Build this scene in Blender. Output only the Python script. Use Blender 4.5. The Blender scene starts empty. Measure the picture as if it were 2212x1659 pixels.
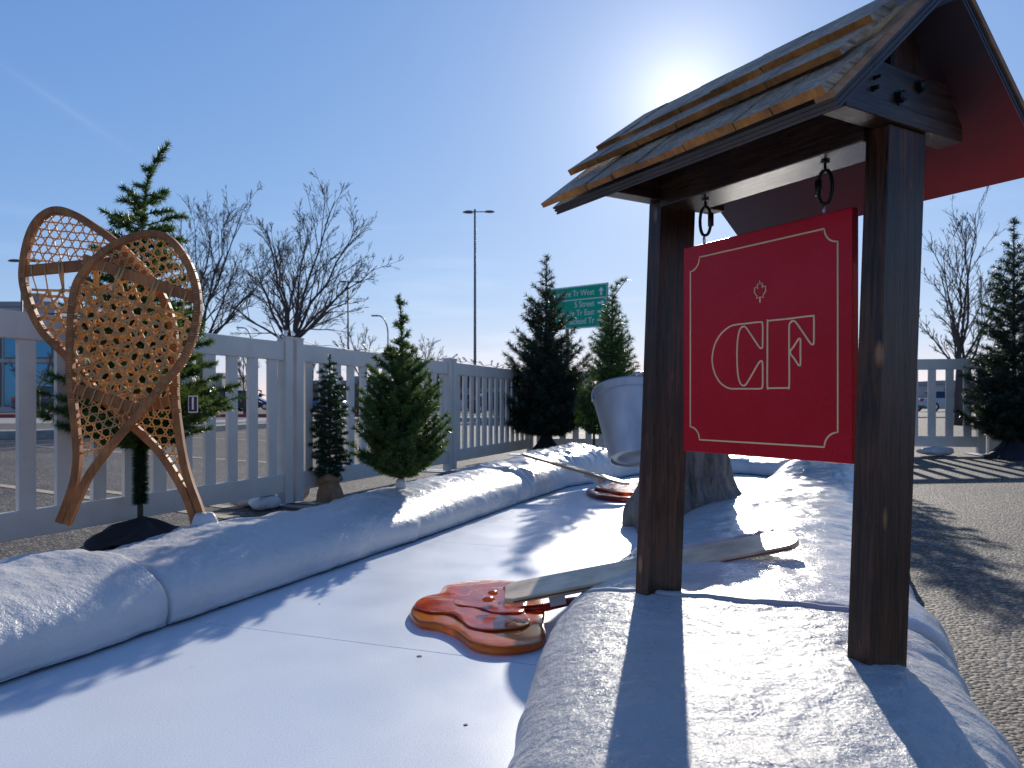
import bpy, bmesh, math, random
import numpy as np
from mathutils import Vector, Matrix, noise
sc = bpy.context.scene
col = sc.collection
R = math.radians

# ------------------------------------------------------------------ camera, sky, sun, exposure
HC, F, CU, HV = 0.742, 1630.0, 1106.0, 869.0      # eye height, focal length and horizon in survey units (2212 wide)
cam = bpy.data.objects.new('camera', bpy.data.cameras.new('camera')); col.objects.link(cam)
cam.location = (0, 0, HC); cam.rotation_euler = (R(90), 0, 0)
cam.data.sensor_width = 36; cam.data.lens = F / 2212 * 36
cam.data.shift_y = (HV - 829.5) / 2212
cam.data.clip_start = .05; cam.data.clip_end = 3000
cam.data.dof.use_dof = True; cam.data.dof.focus_distance = 1.9; cam.data.dof.aperture_fstop = 10
sc.camera = cam
SUN_AZ, SUN_EL = math.atan2(369, 1630), R(21.4)
w = bpy.data.worlds.new('World'); sc.world = w; w.use_nodes = True
nt = w.node_tree
sky = nt.nodes.new('ShaderNodeTexSky'); sky.sky_type = 'NISHITA'; sky.sun_disc = False
sky.sun_elevation = SUN_EL; sky.sun_rotation = SUN_AZ
sky.altitude = 1000; sky.air_density = 1.0; sky.dust_density = 0.1; sky.ozone_density = 3.0
sepc = nt.nodes.new('ShaderNodeSeparateColor'); comb = nt.nodes.new('ShaderNodeCombineColor'); nt.links.new(sky.outputs[0], sepc.inputs[0])
def wm(op, a, c=0.0):
    n = nt.nodes.new('ShaderNodeMath'); n.operation = op
    for k, q in enumerate((a, c)):
        if hasattr(q, 'node'): nt.links.new(q, n.inputs[k])
        else: n.inputs[k].default_value = q
    return n.outputs[0]
# clear, dry winter air: per channel response, and the small bright aureole round the sun
geo = nt.nodes.new('ShaderNodeNewGeometry'); dot = nt.nodes.new('ShaderNodeVectorMath'); dot.operation = 'DOT_PRODUCT'
nt.links.new(geo.outputs['Incoming'], dot.inputs[0])
dot.inputs[1].default_value = tuple(-c for c in (math.sin(SUN_AZ) * math.cos(SUN_EL), math.cos(SUN_AZ) * math.cos(SUN_EL), math.sin(SUN_EL)))
ang = wm('ARCCOSINE', wm('MINIMUM', wm('MAXIMUM', dot.outputs['Value'], -1.0), 1.0))
aur = wm('ADD', wm('MULTIPLY', wm('EXPONENT', wm('MULTIPLY', ang, -19.0)), 8.0), wm('MULTIPLY', wm('EXPONENT', wm('MULTIPLY', ang, -4.2)), 2.5))
# thin high haze streaks and one short vapour trail
mpw = nt.nodes.new('ShaderNodeMapping'); nt.links.new(geo.outputs['Incoming'], mpw.inputs[0]); mpw.inputs['Scale'].default_value = (3, 3, 26); mpw.inputs['Rotation'].default_value = (R(8), 0, 0)
nzw = nt.nodes.new('ShaderNodeTexNoise'); nzw.inputs['Scale'].default_value = 1.6; nzw.inputs['Detail'].default_value = 6; nt.links.new(mpw.outputs[0], nzw.inputs['Vector'])
spz = nt.nodes.new('ShaderNodeSeparateXYZ'); nt.links.new(geo.outputs['Incoming'], spz.inputs[0])
low = wm('MINIMUM', wm('MAXIMUM', wm('ADD', 1.0, wm('MULTIPLY', wm('ABSOLUTE', spz.outputs[2]), -3.2)), 0.0), 1.0)
wis = wm('MULTIPLY', wm('MULTIPLY', wm('MAXIMUM', wm('SUBTRACT', nzw.outputs[0], .54), 0.0), 6.0), low)
va, vb = Vector(((30 - 1106) / 1630, 1, (869 - 158) / 1630)).normalized(), Vector(((240 - 1106) / 1630, 1, (869 - 298) / 1630)).normalized()
tn, tm = va.cross(vb).normalized(), (va + vb).normalized()
def dotn(vec):
    n = nt.nodes.new('ShaderNodeVectorMath'); n.operation = 'DOT_PRODUCT'; nt.links.new(geo.outputs['Incoming'], n.inputs[0]); n.inputs[1].default_value = tuple(-c for c in vec); return n.outputs['Value']
zen = wm('SUBTRACT', 1.0, wm('MULTIPLY', wm('MINIMUM', wm('MAXIMUM', wm('MULTIPLY', wm('SUBTRACT', wm('ABSOLUTE', spz.outputs[2]), .5), 2.2), 0.0), 1.0), .5))      # the deep dry zenith
off_ = wm('ABSOLUTE', dotn(tn)); along = wm('ARCCOSINE', wm('MINIMUM', dotn(tm), 1.0))
trail = wm('MULTIPLY', wm('EXPONENT', wm('MULTIPLY', off_, -260.0)), wm('EXPONENT', wm('MULTIPLY', wm('MULTIPLY', along, along), -220.0)))
aur = wm('ADD', aur, wm('ADD', wm('MULTIPLY', wis, .9), wm('MULTIPLY', trail, .45)))
for k, (kk, gg, aa) in enumerate(((1.17, .90, 1.05), (1.80, .64, .97), (3.74, .39, .8))):
    nt.links.new(wm('ADD', wm('MULTIPLY', wm('MULTIPLY', wm('POWER', sepc.outputs[k], gg), kk), zen), wm('MULTIPLY', aur, aa)), comb.inputs[k])
nt.links.new(comb.outputs[0], nt.nodes['Background'].inputs[0])
nt.nodes['Background'].inputs[1].default_value = 0.1
sun = bpy.data.objects.new('sun', bpy.data.lights.new('sun', 'SUN')); col.objects.link(sun)
sun.data.energy = 5.0; sun.data.angle = R(.55); sun.data.color = (1, .93, .82)
sdir = Vector((math.sin(SUN_AZ) * math.cos(SUN_EL), math.cos(SUN_AZ) * math.cos(SUN_EL), math.sin(SUN_EL)))
sun.rotation_euler = sdir.to_track_quat('Z', 'Y').to_euler()
sc.view_settings.view_transform = 'Standard'; sc.view_settings.look = 'None'
sc.view_settings.exposure = 0.0; sc.view_settings.gamma = 1

# ------------------------------------------------------------------ helpers
def G(u, v, z=0.0):
    Y = (HC - z) * F / (v - HV); return Vector(((u - CU) / F * Y, Y, z))
def AT(u, v, Y): return Vector(((u - CU) / F * Y, Y, HC - (v - HV) / F * Y))
def tag(o, label=None, cat=None, group=None, kind=None):
    if label: o['label'] = label
    if cat: o['category'] = cat
    if group: o['group'] = group
    if kind: o['kind'] = kind
    return o
def empty(name, loc, label, cat, group=None, rz=0):
    o = bpy.data.objects.new(name, None); col.objects.link(o); o.empty_display_size = .1
    o.location = loc; o.rotation_euler = (0, 0, rz)
    return tag(o, label, cat, group)
class MB:
    def __init__(s): s.v = []; s.f = []
    def add(s, vs, fs):
        n = len(s.v); s.v += [tuple(p) for p in vs]; s.f += [tuple(n + i for i in f) for f in fs]; return s
    def box(s, c, d, M=None):
        c = Vector(c); h = Vector(d) / 2
        vs = [Vector((x * h.x, y * h.y, z * h.z)) for x in (-1, 1) for y in (-1, 1) for z in (-1, 1)]
        vs = [c + (M @ p if M else p) for p in vs]
        return s.add(vs, [(0, 1, 3, 2), (4, 6, 7, 5), (0, 4, 5, 1), (2, 3, 7, 6), (0, 2, 6, 4), (1, 5, 7, 3)])
    def hexa(s, b, t):          # bottom quad, top quad (same winding, ccw from above)
        return s.add(list(b) + list(t), [(3, 2, 1, 0), (4, 5, 6, 7), (0, 1, 5, 4), (1, 2, 6, 5), (2, 3, 7, 6), (3, 0, 4, 7)])
    def bar(s, a, b, wd, th, up=(0, 0, 1)):
        a, b = Vector(a), Vector(b); d = (b - a).normalized(); up = Vector(up)
        sd = d.cross(up).normalized(); up = sd.cross(d)
        q = lambda p: [p + sd * x * wd / 2 + up * y * th / 2 for x, y in ((-1, -1), (1, -1), (1, 1), (-1, 1))]
        return s.add(q(a) + q(b), [(0, 1, 2, 3), (7, 6, 5, 4), (0, 4, 5, 1), (1, 5, 6, 2), (2, 6, 7, 3), (3, 7, 4, 0)])
    def tube(s, pts, rad, n=8, closed=False, cap=True, asp=None):
        pts = [Vector(p) for p in pts]; N = len(pts)
        if not hasattr(rad, '__len__'): rad = [rad] * N
        rings = []; prev = None
        for i in range(N):
            if closed: d = pts[(i + 1) % N] - pts[i - 1]
            else: d = pts[min(i + 1, N - 1)] - pts[max(i - 1, 0)]
            if d.length < 1e-9: d = Vector((0, 0, 1))
            d.normalize()
            if prev is None:
                ref = Vector((0, 0, 1)) if abs(d.z) < .9 else Vector((1, 0, 0)); a = d.cross(ref).normalized()
            else:
                a = prev - d * prev.dot(d)
                a = a.normalized() if a.length > 1e-6 else d.orthogonal().normalized()
            prev = a; b = d.cross(a)
            rings.append([pts[i] + (a * math.cos(2 * math.pi * k / n) + b * math.sin(2 * math.pi * k / n)) * rad[i] for k in range(n)])
        vs = [p for r in rings for p in r]; fs = []
        M = N if closed else N - 1
        for i in range(M):
            j = (i + 1) % N
            for k in range(n): fs.append((i * n + k, i * n + (k + 1) % n, j * n + (k + 1) % n, j * n + k))
        if cap and not closed: fs += [tuple(range(n - 1, -1, -1)), tuple((N - 1) * n + k for k in range(n))]
        return s.add(vs, fs)
    def lathe(s, prof, c=(0, 0, 0), n=24, M=None, cap=True):
        c = Vector(c); vs = []
        for r, z in prof:
            for k in range(n):
                p = Vector((r * math.cos(2 * math.pi * k / n), r * math.sin(2 * math.pi * k / n), z)); vs.append(c + (M @ p if M else p))
        fs = [(i * n + k, i * n + (k + 1) % n, (i + 1) * n + (k + 1) % n, (i + 1) * n + k) for i in range(len(prof) - 1) for k in range(n)]
        if cap: fs += [tuple(range(n - 1, -1, -1)), tuple((len(prof) - 1) * n + k for k in range(n))]
        return s.add(vs, fs)
    def prism(s, poly, ext):
        poly = [Vector(p) for p in poly]; e = Vector(ext); n = len(poly)
        return s.add(poly + [p + e for p in poly], [tuple(range(n - 1, -1, -1)), tuple(range(n, 2 * n))] + [(i, (i + 1) % n, n + (i + 1) % n, n + i) for i in range(n)])
def mesh_obj(name, vs, fs, m, smooth=False):
    me = bpy.data.meshes.new(name); me.from_pydata(vs, [], fs)
    me.update()
    if m: me.materials.append(m)
    if smooth: me.polygons.foreach_set('use_smooth', [True] * len(me.polygons))
    o = bpy.data.objects.new(name, me); col.objects.link(o); return o
def rootloc(p):
    while p.parent: p = p.parent
    return Vector(p.location)
def part(name, mb, m, root, smooth=False, local=False, bevel=0, fix=False, label=None):
    vs = mb.v
    if root is not None and not local:
        L = rootloc(root); vs = [(p[0] - L.x, p[1] - L.y, p[2] - L.z) for p in vs]
    o = mesh_obj(name, vs, mb.f, m, smooth)
    if fix:
        bm = bmesh.new(); bm.from_mesh(o.data); bmesh.ops.recalc_face_normals(bm, faces=bm.faces); bm.to_mesh(o.data); bm.free()
    if root is not None: o.parent = root
    if bevel:
        b = o.modifiers.new('bevel', 'BEVEL'); b.width = bevel; b.segments = 2; b.limit_method = 'ANGLE'; b.harden_normals = False
    if label: o['label'] = label
    return o

# ------------------------------------------------------------------ materials
def new_mat(name, base=(.5, .5, .5), rough=.5, metal=0., spec=.5):
    m = bpy.data.materials.new(name); m.use_nodes = True; b = m.node_tree.nodes['Principled BSDF']
    b.inputs['Base Color'].default_value = (*base, 1); b.inputs['Roughness'].default_value = rough
    b.inputs['Metallic'].default_value = metal; b.inputs['Specular IOR Level'].default_value = spec
    return m, m.node_tree, b
def coords(nt, scale=(1, 1, 1), rot=(0, 0, 0)):
    tc = nt.nodes.new('ShaderNodeTexCoord'); mp = nt.nodes.new('ShaderNodeMapping')
    mp.inputs['Scale'].default_value = scale; mp.inputs['Rotation'].default_value = rot
    nt.links.new(tc.outputs['Object'], mp.inputs[0]); return mp.outputs[0]
def noise_tex(nt, vec, scale, detail=4, rough=.55, dist=0):
    n = nt.nodes.new('ShaderNodeTexNoise'); n.inputs['Scale'].default_value = scale; n.inputs['Detail'].default_value = detail
    n.inputs['Roughness'].default_value = rough; n.inputs['Distortion'].default_value = dist
    nt.links.new(vec, n.inputs['Vector']); return n.outputs['Fac']
def ramp(nt, fac, stops):
    r = nt.nodes.new('ShaderNodeValToRGB'); cr = r.color_ramp
    while len(cr.elements) < len(stops): cr.elements.new(.5)
    for e, (p, c) in zip(cr.elements, stops): e.position = p; e.color = (*c, 1) if len(c) == 3 else c
    nt.links.new(fac, r.inputs[0]); return r.outputs[0]
def mix(nt, a, b, fac, mode='MIX'):
    n = nt.nodes.new('ShaderNodeMix'); n.data_type = 'RGBA'; n.blend_type = mode
    for s, i in ((fac, 0), (a, 6), (b, 7)):
        if hasattr(s, 'node'): nt.links.new(s, n.inputs[i])
        else: n.inputs[i].default_value = s if not isinstance(s, tuple) else (*s, 1)
    return n.outputs[2]
def bump(nt, b, h, strength, dist=.01, chain=None):
    n = nt.nodes.new('ShaderNodeBump'); n.inputs['Strength'].default_value = strength; n.inputs['Distance'].default_value = dist
    nt.links.new(h, n.inputs['Height'])
    if chain: nt.links.new(chain, n.inputs['Normal'])
    nt.links.new(n.outputs[0], b.inputs['Normal']); return n.outputs[0]
def vary(name, c1, c2, scale=8, rough=.5, metal=0, spec=.5, bscale=None, bs=.2, bd=.002, sc3=(1, 1, 1), detail=5, lo=.35, hi=.65):
    m, nt, b = new_mat(name, c1, rough, metal, spec); v = coords(nt, sc3)
    f = noise_tex(nt, v, scale, detail)
    nt.links.new(ramp(nt, f, [(lo, c1), (hi, c2)]), b.inputs['Base Color'])
    if bscale: bump(nt, b, noise_tex(nt, v, bscale, 4), bs, bd)
    return m
def wood(name, dark, light, axis='z', rough=.45, stretch=26, knots=None, bs=.25, coat=0, lo=.3, hi=.72):
    m, nt, b = new_mat(name, dark, rough); k = {'x': (1.5, stretch, stretch), 'y': (stretch, 1.5, stretch), 'z': (stretch, stretch, 1.5)}[axis]
    v = coords(nt, k); f = noise_tex(nt, v, 3.4, 8, .7, .9)
    c = ramp(nt, f, [(lo, dark), (hi, light)])
    v2 = coords(nt, (1, 1, 1)); g = noise_tex(nt, v2, 9, 3)
    c = mix(nt, c, ramp(nt, g, [(.35, (.45, .42, .4)), (.65, (1.25, 1.2, 1.15))]), .75, 'MULTIPLY')
    if knots:
        vo = nt.nodes.new('ShaderNodeTexVoronoi'); k2 = {'x': (4, 11, 11), 'y': (11, 4, 11), 'z': (11, 11, 4)}[axis]
        nt.links.new(coords(nt, k2), vo.inputs['Vector']); vo.inputs['Scale'].default_value = 1.0
        kk = ramp(nt, vo.outputs['Distance'], [(0.0, (.8, .8, .8)), (.05, (.7, .7, .7)), (.11, (0, 0, 0))])
        c = mix(nt, c, knots, kk)
    nt.links.new(c, b.inputs['Base Color']); b.inputs['Coat Weight'].default_value = coat; b.inputs['Coat Roughness'].default_value = .25
    bump(nt, b, f, bs, .002); return m

def snow_mat(name, c1, c2, rough, big=14, bs=.5, spark=330, ss=.35, amt=.5):
    m, nt, b = new_mat(name, c1, rough); v = coords(nt)
    f = noise_tex(nt, v, 3.5, 6, .6)
    c = ramp(nt, f, [(.35, c1), (.7, c2)])
    d = noise_tex(nt, v, 38, 5, .7); c = mix(nt, c, (.44, .41, .37), ramp(nt, d, [(.68, (0, 0, 0)), (.80, (.45, .45, .45))]))
    nt.links.new(c, b.inputs['Base Color'])
    rr = ramp(nt, noise_tex(nt, v, 5, 4), [(.35, (rough * .72,) * 3), (.65, (rough * 1.3,) * 3)]); nt.links.new(rr, b.inputs['Roughness'])
    h = bump(nt, b, noise_tex(nt, v, big, 6, .62), bs, .02)
    vo = nt.nodes.new('ShaderNodeTexVoronoi'); vo.inputs['Scale'].default_value = spark; nt.links.new(v, vo.inputs['Vector'])
    sub = nt.nodes.new('ShaderNodeVectorMath'); sub.operation = 'SUBTRACT'; nt.links.new(vo.outputs['Color'], sub.inputs[0]); sub.inputs[1].default_value = (.5, .5, .5)
    scl = nt.nodes.new('ShaderNodeVectorMath'); scl.operation = 'SCALE'; nt.links.new(sub.outputs[0], scl.inputs[0]); scl.inputs['Scale'].default_value = amt
    ad = nt.nodes.new('ShaderNodeVectorMath'); ad.operation = 'ADD'; nt.links.new(h, ad.inputs[0]); nt.links.new(scl.outputs[0], ad.inputs[1])
    no = nt.nodes.new('ShaderNodeVectorMath'); no.operation = 'NORMALIZE'; nt.links.new(ad.outputs[0], no.inputs[0]); nt.links.new(no.outputs[0], b.inputs['Normal'])
    return m
M = {}
M['snow'] = snow_mat('painted_foam_snow', (.66, .65, .645), (.58, .575, .58), .30, 26, .42, 520, .6, .24)
M['snow'].node_tree.nodes['Principled BSDF'].inputs['Specular IOR Level'].default_value = .22
M['snow_wet'] = snow_mat('glossy_foam_snow', (.64, .635, .63), (.56, .555, .56), .24, 11, .4, 260, .4, .22)
M['snow_near'] = snow_mat('sparkling_foam_snow', (.56, .555, .55), (.47, .47, .475), .30, 30, .5, 430, .6, .30)
M['snow_near'].node_tree.nodes['Principled BSDF'].inputs['Specular IOR Level'].default_value = .10
M['snow_wet'].node_tree.nodes['Principled BSDF'].inputs['Specular IOR Level'].default_value = .30
M['joint'] = new_mat('sealant', (.42, .42, .45), .4)[0]

def needle_mat(name, c1, c2, rough=.38):
    m, nt, b = new_mat(name, c1, rough); v = coords(nt)
    nt.links.new(ramp(nt, noise_tex(nt, v, 7, 3), [(.35, c1), (.65, c2)]), b.inputs['Base Color'])
    tr = nt.nodes.new('ShaderNodeBsdfTranslucent'); tr.inputs[0].default_value = (c2[0] * 1.6, c2[1] * 1.5, c2[2] * .8, 1)
    ms = nt.nodes.new('ShaderNodeMixShader'); ms.inputs[0].default_value = .3
    out = nt.nodes['Material Output']; nt.links.new(b.outputs[0], ms.inputs[1]); nt.links.new(tr.outputs[0], ms.inputs[2]); nt.links.new(ms.outputs[0], out.inputs[0])
    return m
m, nt_, b = new_mat('painted_deck', (.5, .56, .66), .33); v = coords(nt_)
c = ramp(nt_, noise_tex(nt_, v, 1.3, 5), [(.3, (.70, .76, .84)), (.7, (.77, .81, .87))])
c = mix(nt_, c, (.55, .59, .66), ramp(nt_, noise_tex(nt_, coords(nt_, (30, 2.5, 1), (0, 0, .5)), 5, 6, .8), [(.68, (0, 0, 0)), (.78, (.6, .6, .6))]))
c = mix(nt_, c, (.16, .15, .14), ramp(nt_, noise_tex(nt_, v, 16, 6, .8), [(.69, (0, 0, 0)), (.76, (.5, .5, .5))]))
c = mix(nt_, c, ramp(nt_, noise_tex(nt_, v, 260, 2), [(.3, (.86, .86, .86)), (.7, (1.12, 1.12, 1.12))]), 1.0, 'MULTIPLY')
nt_.links.new(c, b.inputs['Base Color']); bump(nt_, b, noise_tex(nt_, v, 420, 2), .35, .0012)
nt_.links.new(ramp(nt_, noise_tex(nt_, v, 4, 5), [(.3, (.30,) * 3), (.7, (.44,) * 3)]), b.inputs['Roughness'])
M['deck'] = m

m, nt_, b = new_mat('asphalt', (.1, .1, .1), .75); v = coords(nt_)
vo = nt_.nodes.new('ShaderNodeTexVoronoi'); vo.inputs['Scale'].default_value = 78; nt_.links.new(v, vo.inputs['Vector'])
sp = nt_.nodes.new('ShaderNodeSeparateColor'); nt_.links.new(vo.outputs['Color'], sp.inputs[0])
c = ramp(nt_, sp.outputs[0], [(0, (.022, .02, .018)), (.5, (.075, .064, .056)), (.8, (.15, .125, .105)), (1, (.40, .34, .28))])
c = mix(nt_, c, ramp(nt_, noise_tex(nt_, v, .9, 8, .7), [(.3, (.62, .61, .6)), (.7, (1.3, 1.27, 1.22))]), 1.0, 'MULTIPLY')
nt_.links.new(c, b.inputs['Base Color'])
inv = nt_.nodes.new('ShaderNodeMath'); inv.operation = 'SUBTRACT'; inv.inputs[0].default_value = 1; nt_.links.new(vo.outputs['Distance'], inv.inputs[1])
bump(nt_, b, inv.outputs[0], .8, .006); M['asphalt'] = m
M['concrete'] = vary('concrete', (.36, .34, .31), (.26, .25, .23), 6, .8, bscale=60, bs=.2)
M['line'] = vary('yellowish_line_paint', (.55, .45, .30), (.36, .30, .22), 9, .7)
M['red_paint'] = vary('red_kerb_paint', (.42, .04, .05), (.30, .05, .06), 4, .6)
M['drygrass'] = vary('dry_grass', (.24, .16, .08), (.15, .11, .06), 3, .9, bscale=30, bs=.5, bd=.03)
M['farland'] = vary('far_ground', (.13, .115, .10), (.10, .09, .08), .05, .9)
M['fence'] = vary('fence_vinyl', (.76, .69, .60), (.67, .61, .54), 5, .38, bscale=30, bs=.06)
m, nt_, b = M['fence'], M['fence'].node_tree, M['fence'].node_tree.nodes['Principled BSDF']
src = b.inputs['Base Color'].links[0].from_socket
nt_.links.new(mix(nt_, src, (.25, .22, .18), ramp(nt_, noise_tex(nt_, coords(nt_, (3, 3, 9)), 7, 6, .8), [(.60, (0, 0, 0)), (.74, (.6, .6, .6))])), b.inputs['Base Color'])
M['darkwood_z'] = wood('dark_stained_wood_upright', (.012, .006, .004), (.125, .044, .017), 'z', .42, 30, (.40, .19, .08), .7, .06, .40, .68)
M['darkwood_z'].node_tree.nodes['Principled BSDF'].inputs['Specular IOR Level'].default_value = .4
M['darkwood_x'] = wood('dark_stained_wood_beam', (.010, .006, .005), (.09, .042, .024), 'x', .26, 26, None, 1.0, .6)
M['darkwood_y'] = wood('dark_stained_wood_crossbeam', (.010, .006, .005), (.12, .05, .024), 'y', .36, 30, (.14, .07, .035), .7, .2, .4, .7)
M['ply_dark'] = wood('dark_ply', (.02, .018, .02), (.055, .045, .045), 'x', .45, 20)
M['ply_light'] = wood('bare_ply_layer', (.10, .075, .06), (.2, .15, .11), 'x', .6, 20)
M['shingle'] = wood('weathered_cedar_shingle', (.22, .135, .08), (.62, .46, .31), 'y', .5, 40, None, 1.0, 0, .38, .62)
M['shingle'].node_tree.nodes['Principled BSDF'].inputs['Specular IOR Level'].default_value = .3
M['shingle_edge'] = wood('cut_cedar_edge', (.26, .085, .016), (.60, .26, .06), 'z', .7, 14, None, .5)
M['cedar_trim'] = wood('orange_cedar', (.30, .13, .05), (.5, .27, .13), 'y', .6, 20)
# soffit: dark purple-brown, turning red towards the open end and the eave
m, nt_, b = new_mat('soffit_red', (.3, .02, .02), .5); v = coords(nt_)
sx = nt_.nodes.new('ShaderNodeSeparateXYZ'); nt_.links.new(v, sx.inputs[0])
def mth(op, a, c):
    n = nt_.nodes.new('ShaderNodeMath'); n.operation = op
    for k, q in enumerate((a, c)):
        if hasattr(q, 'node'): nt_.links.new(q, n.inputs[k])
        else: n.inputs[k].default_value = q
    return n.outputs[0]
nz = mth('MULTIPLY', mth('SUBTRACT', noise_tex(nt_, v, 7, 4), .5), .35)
gx = mth('ADD', mth('ADD', mth('MULTIPLY', sx.outputs[0], 1.6), .75), nz)          # redder towards the open end
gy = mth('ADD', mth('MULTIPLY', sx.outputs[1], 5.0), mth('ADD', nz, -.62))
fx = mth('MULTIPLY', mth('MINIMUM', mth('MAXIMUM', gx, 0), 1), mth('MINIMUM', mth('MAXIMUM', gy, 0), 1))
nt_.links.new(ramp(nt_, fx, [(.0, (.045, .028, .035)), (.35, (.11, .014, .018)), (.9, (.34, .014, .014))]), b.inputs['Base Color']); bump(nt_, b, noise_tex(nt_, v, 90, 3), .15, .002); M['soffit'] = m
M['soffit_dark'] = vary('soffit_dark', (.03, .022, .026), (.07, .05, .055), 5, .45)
m, nt_, b = new_mat('sign_red', (.5, .002, .012), .27, 0, .25); v = coords(nt_)
nt_.links.new(ramp(nt_, noise_tex(nt_, v, 7, 5), [(.3, (.50, .002, .012)), (.7, (.58, .004, .018))]), b.inputs['Base Color'])
nt_.links.new(ramp(nt_, noise_tex(nt_, v, 12, 5, .7), [(.4, (.26,) * 3), (.75, (.38,) * 3)]), b.inputs['Roughness'])
bump(nt_, b, noise_tex(nt_, v, 70, 3), .28, .002); M['sign_red'] = m
M['cream'] = new_mat('cream_line', (.95, .64, .36), .5)[0]
M['black_metal'] = new_mat('black_metal', (.012, .012, .014), .32, .3)[0]
M['steel'] = new_mat('steel', (.5, .5, .5), .3, 1)[0]
M['bolt'] = new_mat('dark_bolt', (.03, .035, .04), .35, .8)[0]
M['galv'] = vary('galvanised_metal', (.50, .52, .55), (.34, .36, .40), 9, .48, .8, bscale=9, bs=.22, bd=.012, sc3=(1, 1, .4))
M['ash'] = wood('varnished_ash', (.26, .075, .018), (.50, .20, .055), 'z', .6, 22, None, .1, 0)
M['rawash'] = wood('bare_wood_end', (.42, .27, .15), (.55, .38, .22), 'z', .6, 22)
M['lace'] = needle_mat('rawhide_lace', (.52, .31, .12), (.64, .42, .20), .45)
M['stick'] = wood('pale_stick_wood', (.60, .42, .23), (.72, .55, .34), 'x', .34, 18, None, .1, .3)
M['stick_edge'] = new_mat('stick_edge', (.17, .07, .05), .4)[0]
M['pink'] = vary('pink_foam', (.62, .42, .42), (.75, .6, .6), 9, .6, bscale=30)
M['white_strut'] = new_mat('white_strut', (.62, .62, .6), .5)[0]
def syrup(name, c1, c2, alpha):
    m, nt, b = new_mat(name, c1, .16); v = coords(nt)
    nt.links.new(ramp(nt, noise_tex(nt, v, 14, 4), [(.35, c1), (.65, c2)]), b.inputs['Base Color'])
    b.inputs['Transmission Weight'].default_value = alpha; b.inputs['IOR'].default_value = 1.33
    b.inputs['Coat Weight'].default_value = .3; b.inputs['Coat Roughness'].default_value = .08
    bump(nt, b, noise_tex(nt, coords(nt, (1, 1.6, 1), (0, 0, .3)), 26, 4, .5), .35, .005); return m
M['syrup'] = syrup('amber_syrup', (.90, .25, .018), (.78, .13, .010), .35)
M['syrup_red'] = syrup('red_amber_syrup', (.80, .12, .010), (.50, .035, .008), .35)
M['syrup_dark'] = syrup('dark_syrup', (.22, .012, .006), (.3, .02, .008), .2)
M['bark_fake'] = vary('sculpted_bark', (.10, .085, .075), (.24, .205, .18), 9, .6, bscale=30, bs=1.0, bd=.035, sc3=(1, 1, .4))
M['bark_bare'] = new_mat('bare_bark', (.085, .065, .058), .8)[0]
M['stem'] = new_mat('artificial_stem', (.05, .045, .025), .6)[0]
M['needle'] = needle_mat('green_needles', (.035, .10, .034), (.085, .14, .032))
M['needle_blue'] = needle_mat('bluegreen_needles', (.016, .05, .032), (.03, .075, .035))
M['needle_dark'] = needle_mat('dark_needles', (.014, .036, .026), (.03, .05, .03))
M['cloth'] = vary('black_cloth', (.012, .012, .018), (.02, .02, .028), 9, .75, bscale=60)
M['burlap'] = vary('burlap', (.34, .22, .13), (.25, .16, .09), 30, .9, bscale=260, bs=.5)
M['white_bag'] = vary('white_bag', (.72, .72, .70), (.55, .55, .54), 8, .55, bscale=18, bs=.5, bd=.02)
M['green_sign'] = new_mat('green_sign', (.004, .40, .23), .6, 0, .2)[0]
M['white'] = new_mat('white', (.8, .8, .8), .4)[0]
M['dark_ink'] = new_mat('dark_ink', (.02, .02, .04), .5)[0]
M['navy'] = new_mat('navy_card', (.02, .03, .07), .5)[0]
M['pole'] = new_mat('grey_pole', (.16, .15, .15), .5, .3)[0]
M['wire'] = new_mat('wire', (.015, .015, .02), .5)[0]
m, nt_, b = new_mat('clear_bulb', (.95, .95, .95), .05); b.inputs['Transmission Weight'].default_value = .8; M['bulb'] = m
M['bld_beige'] = vary('beige_wall', (.48, .46, .44), (.42, .40, .38), .6, .8)
M['bld_grey'] = vary('grey_wall', (.33, .34, .37), (.27, .28, .31), .5, .8)
M['bld_brown'] = vary('brown_wall', (.22, .15, .12), (.16, .11, .09), .5, .8)
M['glass_blue'] = new_mat('blue_glass', (.03, .16, .30), .08, .6)[0]
M['glass_dark'] = new_mat('dark_glass', (.02, .025, .035), .08)[0]
M['tyre'] = new_mat('tyre', (.015, .015, .015), .8)[0]
M['tail'] = new_mat('tail_lamp', (.5, .01, .01), .25)[0]
for n_, c_ in (('navy', (.02, .03, .08)), ('blue', (.03, .12, .35)), ('silver', (.45, .46, .48)), ('black', (.015, .015, .018)), ('white', (.7, .7, .7)), ('red', (.3, .02, .02))):
    M['car_' + n_] = new_mat('car_paint_' + n_, c_, .22)[0]

# ------------------------------------------------------------------ ground
def gz(x, y):      # the lot rises a little towards the right
    t = min(max((x - .9) / 5.0, 0), 1); return .10 * t * t * (3 - 2 * t)
def grid_sheet(name, xs, ys, zf, m, kind='structure'):
    vs = [(x, y, zf(x, y)) for y in ys for x in xs]; nx = len(xs)
    fs = [(j * nx + i, j * nx + i + 1, (j + 1) * nx + i + 1, (j + 1) * nx + i) for j in range(len(ys) - 1) for i in range(nx - 1)]
    return tag(mesh_obj(name, vs, fs, m, True), kind=kind)
xs = [-1500, -300, -80, -40, -20, -10, -5, 0] + [.4 * i for i in range(1, 20)] + [10, 20, 40, 80, 300, 1500]
grid_sheet('parking_lot', [-80, -60, -40, -20, -10, -5, 0] + [.4 * i for i in range(1, 20)] + [10, 20, 40, 60, 80], [-6, -2, 0, 2, 4, 6, 8, 10, 12, 16, 24, 40, 72], gz, M['asphalt'])
grid_sheet('far_ground', xs, [-200, 20, 75, 150, 400, 1500, 2600], lambda x, y: gz(x, y) - .03, M['farland'])
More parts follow.
